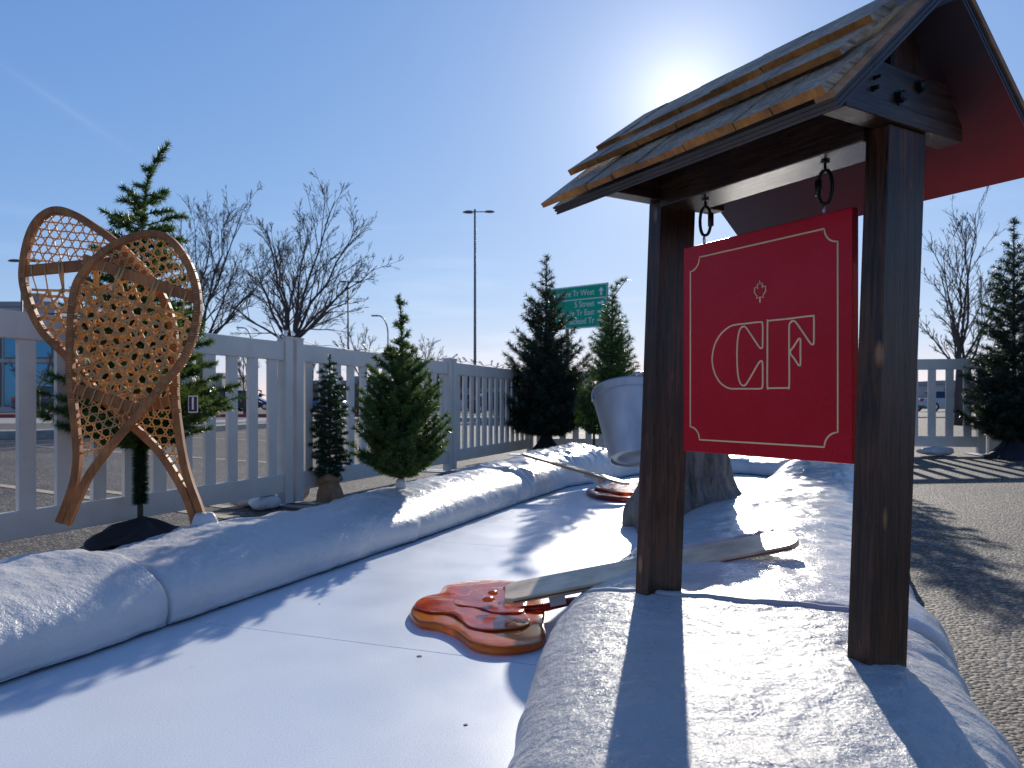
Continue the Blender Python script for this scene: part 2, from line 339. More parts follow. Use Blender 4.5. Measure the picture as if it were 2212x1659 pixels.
def sheet(name, pts, z, m):
    vs = [(p[0], p[1], z + gz(p[0], p[1])) for p in pts]; return tag(mesh_obj(name, vs, [tuple(range(len(pts)))], m), kind='structure')
# painted stall lines
def strip(mb, a, b, wd, z):
    a, b = Vector((a[0], a[1], 0)), Vector((b[0], b[1], 0)); d = (b - a).normalized(); s = Vector((-d.y, d.x, 0)) * wd / 2
    n = 6; P = [a + (b - a) * i / n for i in range(n + 1)]
    vs = []
    for p in P:
        for q in (p - s, p + s): vs.append((q.x, q.y, z + gz(q.x, q.y)))
    mb.add(vs, [(2 * i, 2 * i + 1, 2 * i + 3, 2 * i + 2)[::-1] for i in range(n)])
mb = MB()
ld = Vector((-.826, .564, 0))
for u, v_, n0, n1 in ((300, 980, -3.0, 3.2), (520, 950, -1.2, 4.0), (150, 1070, -2.6, 2.2), (820, 946, -1, 5), (460, 1092, -.3, 1.8)):
    p = G(u, v_); strip(mb, p + ld * n0, p + ld * n1, .10, .004)
for k in range(5):
    p = Vector((2.5 + k * 3.0, 15 + k * 1.0, 0)); strip(mb, p, p + Vector((-1.5, 5, 0)), .11, .004)
o = part('stall_lines', mb, M['line'], None); tag(o, kind='structure')
# kerb of the traffic island behind the fence
def kerb(name, line, wd, h, m, mtop=None):
    mb = MB(); L = [Vector((p[0], p[1], 0)) for p in line]
    n = len(L); vs = []
    for i, p in enumerate(L):
        d = (L[min(i + 1, n - 1)] - L[max(i - 1, 0)]).normalized(); s = Vector((-d.y, d.x, 0))
        for q, z in ((p, -.05), (p, h - .015), (p + s * .015, h), (p + s * wd, h), (p + s * wd, -.05)): vs.append((q.x, q.y, z))
    fs = [(5 * i + k, 5 * i + 5 + k, 5 * i + 6 + k, 5 * i + 1 + k) for i in range(n - 1) for k in range(4)]
    fs += [(4, 3, 2, 1, 0), tuple(5 * (n - 1) + k for k in range(5))]
    mb.add(vs, fs); o = part(name, mb, m, None, fix=True); return tag(o, kind='structure')
kerb('island_kerb', [(-26, 6.5), (-16, 11.4), (-9.9, 15.4), (-7.5, 18.8), (-5.7, 28), (4, 29)], .9, .16, M['concrete'])
kerb('roadside_kerb', [(4.6, 30), (14, 31), (40, 30)], .7, .15, M['concrete'])
sheet('pavement', [(-40, 22), (-10.5, 27.5), (-5, 32), (60, 33), (60, 37), (-8, 37), (-40, 33)], .006, M['concrete'])
kerb('red_kerb', [(-45, 34), (-9.5, 38), (-6, 40.5), (-9.2, 41)], .35, .16, M['red_paint'])
sheet('grass_verge', [(-60, 35), (-9, 41.2), (60, 41.2), (60, 46), (-60, 43)], .01, M['drygrass'])

# ------------------------------------------------------------------ deck of the golf hole
A2 = Vector((.368, .930, 0)).normalized(); B2 = Vector((A2.y, -A2.x, 0))
DZ = .05
deck_poly = [(-1.9, .5), (-.15, 5.35), (.25, 6.3), (.95, 7.35), (2.15, 7.55), (2.7, 6.9), (1.15, 3.4), (.1, .2), (-.6, .1)]
J1 = G(400, 1340, DZ)
def clip(poly, pt, n, keep):      # half plane clip; keep = +1 / -1
    out = []
    for i in range(len(poly)):
        a, b = poly[i], poly[(i + 1) % len(poly)]
        da = ((a[0] - pt.x) * n.x + (a[1] - pt.y) * n.y) * keep; db = ((b[0] - pt.x) * n.x + (b[1] - pt.y) * n.y) * keep
        if da >= 0: out.append(a)
        if da * db < 0:
            t = da / (da - db); out.append((a[0] + (b[0] - a[0]) * t, a[1] + (b[1] - a[1]) * t))
    return out
nJ = Vector((.3478, .9376, 0)).normalized()
cuts = [-9, 0, 1.50, 3.0, 4.4, 20]
mb = MB()
for i in range(5):
    p = clip(deck_poly, J1 + nJ * (cuts[i] + .0022), nJ, 1)
    if len(p) > 2: p = clip(p, J1 + nJ * (cuts[i + 1] - .0022), nJ, -1)
    if len(p) > 2: mb.prism([(x, y, .004) for x, y in p][::1], (0, 0, DZ - .004))
deck = part('putting_deck', mb, M['deck'], None, fix=True); tag(deck, kind='structure')
# drilled holes in the deck
for u, v_, r_ in ((906, 1418, .008), (1006, 1566, .005), (690, 1305, .003), (1100, 1380, .003)):
    p = G(u, v_, DZ); mb = MB(); mb.lathe([(r_, 0), (r_ * .8, .0012)], (p.x, p.y, DZ + .0004), 14)
    o = part('screw_hole', mb, M['dark_ink'], deck)

# ------------------------------------------------------------------ foam snow banks
def resample(line, ts):
    P = [Vector((p[0], p[1], 0)) for p in line]; L = [0]
    for i in range(1, len(P)): L.append(L[-1] + (P[i] - P[i - 1]).length)
    out = []
    for t in ts:
        s = t * L[-1]; i = 1
        while i < len(P) - 1 and L[i] < s: i += 1
        k = (s - L[i - 1]) / max(L[i] - L[i - 1], 1e-9); out.append(P[i - 1].lerp(P[i], k))
    return out
def smooth_line(L, it=6):
    for _ in range(it): L = [L[0]] + [(L[i - 1] + L[i] * 2 + L[i + 1]) / 4 for i in range(1, len(L) - 1)] + [L[-1]]
    return L
BANKS = []
def bank(label, front, back, H, nu, nv, zf=DZ + .010, zb=0.0, p=2.8, amp=.021, seed=0, m='snow', hump=None, group='foam snow banks round the hole', lip=.014, skew=.5):
    ts = [i / (nu - 1) for i in range(nu)]
    Fp, Bp = smooth_line(resample(front, ts), 10), smooth_line(resample(back, ts), 10)
    vs = []
    rows = [.0, .0] + [(1 - math.cos(math.pi * j / (nv - 5))) / 2 for j in range(0, nv - 4)] + [1., 1.]
    # denser near the steep sides
    for i, t in enumerate(ts):
        h0 = H(t) if callable(H) else H
        edge = min(t, 1 - t) * (Fp[0] - Fp[-1]).length
        e = min(edge / lip, 1); ef = 1 - .07 * (1 - math.sqrt(max(0, 1 - (1 - e) ** 2)))
        for j in range(nv):
            q = rows[j] if j < len(rows) else 1
            x = 2 * q - 1
            prof = max(0, 1 - abs(x) ** p) ** (1 / p)
            if j < 2: prof = 0 if j == 0 else .02
            base = zf + (zb - zf) * q
            P = Fp[i].lerp(Bp[i], q)
            tilt = 1 - skew * .25 * (1 - q) ** 2
            n1 = noise.fractal(Vector((P.x * 1.7 + seed, P.y * 1.7, seed * 1.7)), 1.0, 2.1, 5)
            n2 = noise.fractal(Vector((P.x * 7 + seed, P.y * 7, 3.3)), .9, 2.1, 4)
            z = base + (h0 - base) * prof * tilt * ef
            lift = min(1, prof * 1.3)
            n3 = noise.fractal(Vector((P.x * 24, P.y * 24 + seed, 1.3)), .9, 2.1, 3); n4 = abs(noise.noise(Vector((P.x * 5.5 + seed * 3, P.y * 3.5, q * 2))))
            z += lift * (n1 * amp + n2 * amp * .35 + n3 * amp * .12 * (1 + n1) - (.10 - min(n4, .10)) * amp * 1.6)
            out = (Bp[i] - Fp[i]).normalized() * (n1 * .028 + n2 * .012) * (1 - abs(x) ** 4 * .3 if 0 < j < nv - 1 else .25)
            bulge = (Fp[i] - Bp[i]).normalized() * (.018 * math.sin(math.pi * min(prof, 1)) * (1 if x < 0 else -1))
            if hump: z += hump(P) * lift
            P = P + out + bulge
            vs.append((P.x, P.y, max(z, min(zf, zb) if 0 < j < nv - 1 else -1)))
    fs = [(i * nv + j, i * nv + j + 1, (i + 1) * nv + j + 1, (i + 1) * nv + j) for i in range(nu - 1) for j in range(nv - 1)]
    fs += [tuple(range(nv - 1, -1, -1)), tuple((nu - 1) * nv + j for j in range(nv))]
    o = mesh_obj('snow_bank', vs, fs, M[m], True); tag(o, label, 'snow bank', group)
    BANKS.append(o); return o
def lx_(Y): return -1.246 + .400 * (Y - 1.837)
def off(line, d): # shift to the left of travel
    out = []
    for i, p in enumerate(line):
        a = Vector(line[max(i - 1, 0)]); b = Vector(line[min(i + 1, len(line) - 1)]); t = (b - a).normalized()
        out.append((p[0] - t.y * d, p[1] + t.x * d))
    return out
Lf1 = [(lx_(.7), .7), (lx_(1.5), 1.5), (lx_(2.312), 2.312)]
Lf2 = [(lx_(2.322), 2.322), (lx_(3.1), 3.1), (lx_(4.2), 4.2), (.128, 5.335)]
Lf3 = [(.134, 5.348), (.45, 6.14), (.70, 6.45), (1.165, 7.14), (1.30, 7.22)]
bank('rounded white foam snow bank at the left edge, ending at the seam below the snowshoes', Lf1, off(Lf1, .56), lambda t: .285 - .005 * t, 150, 60, seed=2)
bank('long white foam snow bank carrying the snowshoes and the middle small fir', Lf2, off(Lf2, .54), lambda t: .262 + .01 * t, 230, 60, seed=5)
bank('lumpy glossy snow bank at the far left bend below the bucket', Lf3, off(Lf3, .62), lambda t: .27 + .075 * math.sin(math.pi * min(1, t * 1.1)), 150, 46, seed=8, m='snow_wet', amp=.045)
Bf = [(1.31, 7.23), (2.0, 7.33), (2.28, 7.22), (2.42, 6.9)]
bank('low snow bank closing the far end of the hole behind the stump', Bf, [(1.2, 7.7), (2.1, 7.85), (2.75, 7.7), (3.1, 7.2)], .225, 90, 40, seed=11, m='snow_wet', amp=.02, p=4)
RfN = [(-.045, .75), (.01, 1.25), (.045, 1.5), (.10, 1.85), (.155, 2.16)]
RbN = [(.62, .75), (.82, 1.2), (.925, 1.53), (1.02, 1.76)]
# the seam of the near piece bows towards the camera in its middle
def seam(q): return -(.10 * math.sin(math.pi * q))
RfF = [(.16, 2.17), (.27, 2.50), (.49, 3.04), (.80, 3.75), (1.15, 4.45), (1.42, 4.80), (1.71, 5.32), (2.08, 6.05), (2.42, 6.85)]
RbF = [(1.025, 1.77), (1.28, 2.40), (1.52, 2.94), (1.92, 3.90), (2.45, 5.0), (2.86, 6.0), (3.2, 7.0)]
near = bank('broad sparkling snow bank in the right foreground under both sign posts', RfN, RbN, lambda t: .275, 190, 130, seed=14, p=3.4, amp=.015, m='snow_near')
far = bank('snow bank running back from the foreground seam past the stump on the right', RfF, RbF, lambda t: .27 - .03 * t, 260, 90, seed=17, p=3.0, amp=.02, m='snow_wet', zf=DZ + .004)
def bow(o, a, b, yref0, yref1, nu_sign):
    # bend the seam edge: move points near the seam line by up to 10 cm towards the camera in the middle
    A, Bv = Vector(a), Vector(b); d = (Bv - A); L = d.length; d /= L; n = Vector((-d.y, d.x))
    for vtx in o.data.vertices:
        p = Vector((vtx.co.x, vtx.co.y)) - A; q = p.dot(d) / L; dist = p.dot(n)
        if 0 < q < 1:
            wgt = math.exp(-(dist / .45) ** 2)
            s = -.19 * math.sin(math.pi * q) * wgt
            vtx.co.x += n.x * s; vtx.co.y += n.y * s
for o in (near, far): bow(o, (.157, 2.165), (1.02, 1.765), 0, 0, 1)
def bank_z(x, y):
    best = None
    for o in BANKS:
        ok, loc, nrm, idx = o.ray_cast(Vector((x, y, 2)), Vector((0, 0, -1)))
        if ok and (best is None or loc.z > best): best = loc.z
    return best if best is not None else 0
bpy.context.view_layer.update()
# raised sealant bead along the foreground seam
mb = MB(); pts = []
A_, B_ = Vector((.157, 2.165)), Vector((1.02, 1.765)); d_ = (B_ - A_); n_ = Vector((-d_.y, d_.x)).normalized()
for i in range(60):
    q = .10 + .79 * i / 59; p = A_ + d_ * q + n_ * (-.19 * math.sin(math.pi * q)); pts.append((p.x, p.y, max(bank_z(p.x, p.y + .015), bank_z(p.x, p.y - .015)) - .001))
mb.tube(pts, .010, 8); bead = part('seam_bead', mb, M['joint'], None, True); bead.parent = near; bead.name = 'seam_bead'

# ------------------------------------------------------------------ sign shelter (post and roof)
ANG = math.atan2(-.859, .512); C0 = Vector((.681, 1.408, .255))
sh = empty('sign_shelter', C0, 'dark stained two post sign frame with a small shingled gable roof', 'sign frame', rz=ANG)
RZ = Matrix.Rotation(-ANG, 4, 'Z')
def loc_of(p): return RZ @ (Vector(p) - C0)
Z0 = C0.z
def post(lx):
    mb = MB(); a, b = .0235, .0575; sx, sy = .0185, .031
    zt = 1.245 - Z0; zb = -.06
    n = 1
    q = lambda cx, cy, z: [Vector((cx + x * a, cy + y * b, z)) for x, y in ((-1, -1), (1, -1), (1, 1), (-1, 1))]
    mb.hexa(q(lx - sx * .06, -sy * .06, zb), q(lx + sx, sy, zt)); return mb
for lx in (0, -.601): part('post', post(lx), M['darkwood_z'], sh, local=True, bevel=.0025)
ox, oy = .0154 + .0, .0258
# hanging beam between the posts
mb = MB(); mb.box((ox - .30, oy, 1.2725 - Z0), (.555, .112, .092)); part('hanging_beam', mb, M['darkwood_x'], sh, local=True, bevel=.003)
# cross beams with angled ends, over each post
def crossbeam(lx, th=.048):
    z0, z1 = 1.2455 - Z0, 1.345 - Z0
    prof = [(-.19, z0), (.168, z0), (.168, z0 + .03), (.115, z1), (-.115, z1), (-.19, z0 + .03)]
    mb = MB(); mb.prism([(lx - th / 2, oy + y, z) for y, z in prof], (th, 0, 0)); return mb
for lx in (ox + .012, ox - .601):
    o = part('cross_beam', crossbeam(lx), M['darkwood_y'], sh, local=True, bevel=.002, fix=True)
    if lx > 0:
        for y, z, r in ((-.040, 1.290, .011), (.022, 1.322, .010), (-.115, 1.290, .004), (-.11, 1.31, .003)):
            mb = MB(); Mx = Matrix.Rotation(R(90), 3, 'Y')
            mb.lathe([(r * 1.35, 0), (r * 1.35, .002), (r, .002), (r, .010), (r * .6, .012)], (lx + .024, oy + y, z - Z0), 6 if r > .008 else 10, Mx)
            part('bolt', mb, M['bolt'], o, local=True)
for lx in (ox + .004, ox - .593):
    mb = MB(); mb.prism([(lx - .02, oy - .045, 1.346 - Z0), (lx - .02, oy + .045, 1.346 - Z0), (lx - .02, oy + .045, 1.405 - Z0), (lx - .02, oy, 1.445 - Z0), (lx - .02, oy - .045, 1.405 - Z0)], (.04, 0, 0))
    part('king_post', mb, M['darkwood_z'], sh, local=True, fix=True)
# roof
XN, XF, W = ox + .115, ox - .648, .316
ZR, ZE = 1.464 - Z0, 1.190 - Z0      # underside ridge and eave
run = Vector((W, ZR - ZE)); SL = run.length; cs, sn = W / SL, (ZR - ZE) / SL
def slope_pt(side, lx, s, h):         # s metres down the slope from the ridge, h above the underside
    return Vector((lx, oy + side * (s * cs + h * sn), ZR - s * sn + h * cs))
def slab(mb, side, x0, x1, s0, s1, h00, h01, h10=None, h11=None):
    # bottom heights h00 at s0.. ; top heights
    h10 = h00 if h10 is None else h10; h11 = h01 if h11 is None else h11
    b = [slope_pt(side, x0, s0, h00), slope_pt(side, x1, s0, h00), slope_pt(side, x1, s1, h10), slope_pt(side, x0, s1, h10)]
    t = [slope_pt(side, x0, s0, h01), slope_pt(side, x1, s0, h01), slope_pt(side, x1, s1, h11), slope_pt(side, x0, s1, h11)]
    if side > 0: b, t = b, t
    mb.hexa(b, t)
random.seed(4)
for side in (-1, 1):
    smax = SL
    deckp = None
    h = 0
    for k, (th, mm) in enumerate(((.0045, 'ply_dark'), (.0030, 'ply_light'), (.0050, 'ply_dark'), (.0025, 'ply_light'), (.0050, 'ply_dark'))):
        mb = MB(); ins = .0 if mm == 'ply_dark' else .0022
        slab(mb, side, XF + ins, XN - ins, .0 if side < 0 else .022, smax - ins, h, h + th)
        mm2 = M[mm]
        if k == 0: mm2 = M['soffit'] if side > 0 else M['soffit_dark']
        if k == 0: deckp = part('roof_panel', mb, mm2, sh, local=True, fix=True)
        else: part('ply_layer', mb, mm2, deckp, local=True, fix=True)
        h += th
    TH = h
    # cedar trim strip under the shingle ends
    mb = MB(); slab(mb, side, XN - .03, XN + .003, .02, smax + .004, TH + .0002, TH + .011); part('rake_trim', mb, M['cedar_trim'], sh, local=True, fix=True)
    # courses
    edges = [SL + .014, SL * .74, SL * .475]
    for ci, e in enumerate(edges):
        top = max(e - (.19 if ci < 2 else 1), .006); course = MB(); butt = MB()
        x = XF - .012 - random.uniform(0, .01)
        xe = XN - .034 
        if ci == 0: xe = XN - .001
        while x < xe - .002:
            wd = random.uniform(.07, .15); x1 = min(x + wd, xe)
            if xe - x1 < .03: x1 = xe
            dl = random.uniform(-.0035, .0035); dh = random.uniform(0, .002)
            base0 = TH + .0115 + (.0065 if ci else 0) * 1.0 + ci * .0006
            ht = .0125 + random.uniform(-.0015, .0025)
            g_ = .0012
            s1 = e + dl
            lo1 = base0 if ci == 0 else base0 + .0065
            # tapered shake: thin at the top, thick butt
            slab(course, side, x + g_, x1 - g_, top, s1 - .0015, base0 - .002, base0 + .001 + dh, lo1, lo1 + ht + dh)
            slab(butt, side, x + g_, x1 - g_, s1 - .0014, s1, lo1, lo1 + ht + dh)
            x = x1
        c_ = part('shingle_course', course, M['shingle'], sh, local=True, fix=True)
        part('butt_edge', butt, M['shingle_edge'], c_, local=True, fix=True)

# ------------------------------------------------------------------ hanging red sign
BW, BH, BT = .456, .492, .020
bz0 = .6235
sg = empty('hanging_sign', C0 + Vector((-.512, .859, 0)) * .2722 + Vector((0, 0, bz0 - C0.z)), 'square glossy red sign with cream outline letters hanging by two carabiners', 'sign', rz=ANG)
SGO = Vector(sg.location)
mb = MB(); mb.box((0, 0, BH / 2), (BW, BT, BH)); panel = part('sign_panel', mb, M['sign_red'], sg, local=True, bevel=.002)
YF = -BT / 2      # front face looks along -T
# check: local -y is the side facing the camera
def bpnt(x8, y8):          # survey point on the enlarged photograph of the board -> board local x,z
    u = (1600 + x8 / 2.212) * .89773; v_ = (400 + y8 / 2.212) * .89773
    ray = Vector(((u - CU) / F, 1, -(v_ - HV) / F)); cam0 = Vector((0, 0, HC))
    n = Vector((.859, .512, 0)); p0 = SGO + n * YF
    t = (p0 - cam0).dot(n) / ray.dot(n); P = cam0 + ray * t
    L = Matrix.Rotation(-ANG, 3, 'Z') @ (P - SGO); return (L.x, L.z)
def line_on(name, pts, r=.0016, closed=True, parent=None):
    mb = MB(); mb.tube([(x, YF - .0004, z) for x, z in pts], r, 6, closed=closed)
    return part(name, mb, M['cream'], parent or panel, local=True, smooth=True)
def arc(cx, cz, r, a0, a1, n=10): return [(cx + r * math.cos(R(a0 + (a1 - a0) * i / n)), cz + r * math.sin(R(a0 + (a1 - a0) * i / n))) for i in range(n + 1)]
mx, mz, nr = .0245, .030, .030
x0, x1, z0, z1 = -BW / 2 + mx, BW / 2 - mx * 1.25, mz, BH - mz
B = arc(x0, z0, nr, 90, 0) + arc(x1, z0, nr, 180, 90) + arc(x1, z1, nr, 270, 180) + arc(x0, z1, nr, 0, -90)
line_on('border_line', B, .0020)
def dens(P, k=1):           # Catmull-Rom through closed points
    out = []; n = len(P)
    for i in range(n):
        p0, p1, p2, p3 = [Vector(P[(i + j) % n]) for j in (-1, 0, 1, 2)]
        for s in range(6):
            t = s / 6; q = .5 * ((2 * p1) + (p2 - p0) * t + (2 * p0 - 5 * p1 + 4 * p2 - p3) * t * t + (3 * p1 - p0 - 3 * p2 + p3) * t ** 3); out.append(tuple(q))
    return out
def rounded(P, rad):         # polygon with rounded corners (each with own radius)
    out = []; n = len(P)
    for i in range(n):
        a, b, c = Vector(P[i - 1][:2]), Vector(P[i][:2]), Vector(P[(i + 1) % n][:2]); r = P[i][2] if len(P[i]) > 2 else rad
        da, dc = (a - b), (c - b); r = min(r, da.length * .49, dc.length * .49)
        p, q = b + da.normalized() * r, b + dc.normalized() * r
        for s in range(7):
            t = s / 6; out.append(tuple((p * (1 - t) ** 2) + (b * 2 * t * (1 - t)) + (q * t * t)))
    return out
Cpts = [(516, 828), (440, 836), (365, 846), (325, 868), (290, 905), (265, 955), (253, 1020), (260, 1080), (278, 1125), (305, 1160), (345, 1182), (400, 1183), (455, 1183), (518, 1182)]
def W8(P): return [bpnt(*p) for p in P]
C_outer = [(510, 829), (440, 836), (365, 846), (325, 868), (290, 905), (265, 955), (253, 1020), (260, 1080), (278, 1125), (305, 1160), (345, 1182), (400, 1184), (460, 1184), (510, 1183), (521, 1172),
           (522, 1110), (521, 1048), (514, 1036), (500, 1048), (470, 1100), (435, 1158), (418, 1167), (402, 1152), (390, 1105), (385, 1010), (389, 920), (402, 866), (420, 853), (436, 862), (475, 920), (505, 963), (515, 968), (521, 958), (522, 900), (521, 840)]
F_outer = [(556, 822), (660, 811), (782, 796), (794, 804), (795, 870), (794, 940), (786, 947), (775, 940), (735, 882), (700, 832), (682, 823), (668, 834), (663, 860), (663, 1000), (663, 1168), (652, 1179), (600, 1180), (558, 1180), (547, 1170), (547, 1000), (548, 832)]
F_tri = [(668, 990), (690, 955), (712, 920), (719, 918), (723, 926), (723, 988), (723, 1053), (718, 1060), (710, 1055), (690, 1023)]
emb = M['cream']
line_on('letter_c', dens(W8(C_outer)), .0021)
o = line_on('letter_f', dens(W8(F_outer)), .0021); line_on('letter_triangle', dens(W8(F_tri)), .0021, parent=o)
leaf = [(0, 50), (-8, 33), (-19, 38), (-15, 14), (-27, 27), (-30, 20), (-42, 22), (-38, 8), (-44, 3), (-22, -17), (-26, -27), (-2, -23), (-2, -48), (2, -48), (2, -23), (26, -27), (22, -17), (44, 3), (38, 8), (42, 22), (30, 20), (27, 27), (15, 14), (19, 38), (8, 33)]
lc = bpnt(507, 668); k_ = .0175 / 44 * 1.0
line_on('leaf_emblem', [(lc[0] + x * k_ * .95, lc[1] + z * k_ * 1.22) for x, z in leaf], .0013)
# carabiners with screw eyes
def ring(c, hw, hh, axis, n=24, sq=.5):
    pts = []
    for i in range(n):
        a = 2 * math.pi * i / n; x, z = math.cos(a), math.sin(a)
        x = math.copysign(abs(x) ** .8, x) * hw; z = z * hh
        pts.append(Vector(c) + Vector(axis) * x + Vector((0, 0, z)))
    return pts
for lx in (BW / 2 - .073, -BW / 2 + .055):
    zt = 1.226 - bz0; zb = BH
    g = zt - zb
    yy = .008; ax = Vector((.93, .36, 0)).normalized()
    mb = MB(); zc = zb + g * .52
    mb.tube(ring((lx, yy, zc), .0135, .034, ax), .0038, 8, closed=True)
    mb.tube([Vector((lx, yy, zc - .014)) + ax * (-.0135 if lx > 0 else .0135), Vector((lx, yy, zc + .016)) + ax * (-.0135 if lx > 0 else .0135)], .0068, 8)
    cb = part('carabiner', mb, M['black_metal'], sg, local=True, smooth=True)
    mb = MB(); mb.tube(ring((lx, yy, zt - .013), .005, .008, (.4, -.9, 0)), .0018, 6, closed=True); mb.tube([(lx, yy, zt + .004), (lx, yy, zt - .006)], .0028, 6)
    mb.lathe([(.009, 0), (.009, -.002)], (lx, yy, zt - .001), 12)
    part('screw_eye', mb, M['black_metal'], cb, local=True, smooth=True)
    mb = MB(); mb.tube(ring((lx, yy * .5, zb + .010), .0055, .009, (.4, -.9, 0)), .0017, 6, closed=True); mb.tube([(lx, yy * .5, zb + .003), (lx, yy * .5, zb - .004)], .0025, 6)
    part('eye_bolt', mb, M['steel'], cb, local=True, smooth=True)
# ------------------------------------------------------------------ fences
PIK = 0
def fence_panel(label, a, b, npk, z=0, group='white picket fence panels', h=1.17, posts=(1, 1), picket_w=.088, plates=True):
    a = Vector((a[0], a[1], z)); b = Vector((b[0], b[1], z)); d = (b - a).normalized(); L = (b - a).length; nn = Vector((-d.y, d.x, 0))
    rt = empty('picket_fence', (a + b) / 2, label, 'fence', group)
    Mx = Matrix(((d.x, nn.x, 0), (d.y, nn.y, 0), (0, 0, 1)))
    pw = .085
    e0 = pw if posts[0] else 0; e1 = pw if posts[1] else 0
    for zz, hh, nm in ((h - .065, .13, 'top_rail'), (.165, .13, 'bottom_rail')):
        mb = MB(); mb.box(a.lerp(b, .5) + Vector((0, 0, zz)), (L - .016 - e0 - e1, .042, hh), Mx); part(nm, mb, M['fence'], rt, bevel=.004)
    for fl, s in ((posts[0], pw / 2 + .006), (posts[1], L - pw / 2 - .006)):
        if fl:
            mb = MB(); c = a + d * s; mb.box(c + Vector((0, 0, (h + .03) / 2 + .012)), (pw, .075, h + .006), Mx)
            o = part('post', mb, M['fence'], rt, bevel=.003)
            mb = MB(); mb.box(c + Vector((0, 0, h + .034)), (pw + .006, .081, .012), Mx); part('post_cap', mb, M['fence'], o)
            if plates:
                mb = MB(); mb.box(c - nn * .0 + Vector((0, 0, .007)), (.16, .62, .008), Mx); part('base_plate', mb, M['galv'], o)
    i0, i1 = e0 + .012, L - e1 - .012; step = (i1 - i0) / npk
    for i in range(npk):
        mb = MB(); rj = random.Random(i * 31 + int(abs(a.x) * 977)); c = a + d * (i0 + step * (i + .5) + rj.uniform(-.004, .004)); Mj = Mx @ Matrix.Rotation(rj.gauss(0, .05), 3, 'Z') @ Matrix.Rotation(rj.gauss(0, .003), 3, 'Y'); mb.box(c + Vector((0, 0, (h - .13 + .23) / 2)), (min(picket_w, step * .52), .022, h - .13 - .23), Mj)
        part('picket', mb, M['fence'], rt)
    return rt
P0, P1, P2, P3 = Vector((-3.36, .85)), Vector((-1.60, 5.44)), Vector((-.665, 8.05)), Vector((.27, 10.62))
d01 = (P1 - P0).normalized()
Pm = P0.lerp(P1, .43)
fence_panel('white picket fence panel running off the left edge behind the snowshoes', P1 - d01 * 5.0, P1 - d01 * 2.70, 11)
fence_panel('white picket fence panel between the snowshoes and the paired posts', P1 - d01 * 2.69, P1 - d01 * .005, 13, posts=(0, 1))
fence_panel('white picket fence panel behind the small burlap based fir', P1 + Vector((.01, .01)), P2, 13)
fence_panel('white picket fence panel with clear bulbs on its top rail', P2 + Vector((.005, .012)), P3, 13)
Q = [Vector((.34, 10.66)), Vector((2.75, 10.72)), Vector((5.1, 10.4))]
fence_panel('white picket fence panel at the far end behind the big dark fir', Q[0], Q[1], 12)
fence_panel('white picket fence panel at the far end hidden behind the red sign', Q[1] + Vector((.01, 0)), Q[2], 11, z=.03)
fence_panel('white picket fence panel right of the dark sign post', (3.95, 9.45), (5.72, 9.12), 8, z=.10, posts=(1, 1))
fence_panel('white picket fence panel at the right edge behind the dark fir', (5.74, 9.11), (8.2, 8.7), 12, z=.10)

# bulbs on wires along rails
def light_string(label, pts, bulbs, sag=.02):
    rt = empty('string_lights', pts[0], label, 'string lights', None)
    P = []
    for i in range(len(pts) - 1):
        for k in range(10):
            t = k / 10; p = Vector(pts[i]).lerp(Vector(pts[i + 1]), t); p.z += .012 * math.sin(13 * t + i * 2) - sag * math.sin(math.pi * t); P.append(p)
    P.append(Vector(pts[-1]))
    mb = MB(); mb.tube(P, .003, 6); part('wire', mb, M['wire'], rt)
    for i in range(bulbs):
        p = P[int((i + .5) / bulbs * (len(P) - 1))]; random.seed(i * 7)
        dr = Vector((random.uniform(-1, 1), random.uniform(-.4, .4), random.choice((-1, 1, 1)) * random.uniform(.5, 1.))).normalized()
        mb = MB(); mb.tube([p, p + dr * .022], .006, 8); so = part('socket', mb, M['wire'], rt)
        mb = MB(); mb.tube([p + dr * .022, p + dr * .034, p + dr * .05, p + dr * .062, p + dr * .07], [.006, .012, .0135, .008, .002], 8); part('bulb', mb, M['bulb'], so, smooth=True)
light_string('clear bulb string lights draped along the far fence rail', [(-.66, 8.0, 1.215), (-.4, 8.7, 1.20), (-.1, 9.5, 1.20), (.25, 10.5, 1.215)], 11)
light_string('clear bulb string along the fence rail at the left edge', [(-3.0, 1.9, 1.19), (-2.55, 2.98, 1.19), (-2.2, 3.86, 1.185), (-1.9, 4.6, 1.19)], 5)
light_string('clear bulb string over the paired fence posts', [(-1.66, 5.30, 1.22), (-1.56, 5.48, 1.20), (-1.2, 6.5, 1.19), (-.75, 7.8, 1.195)], 7)

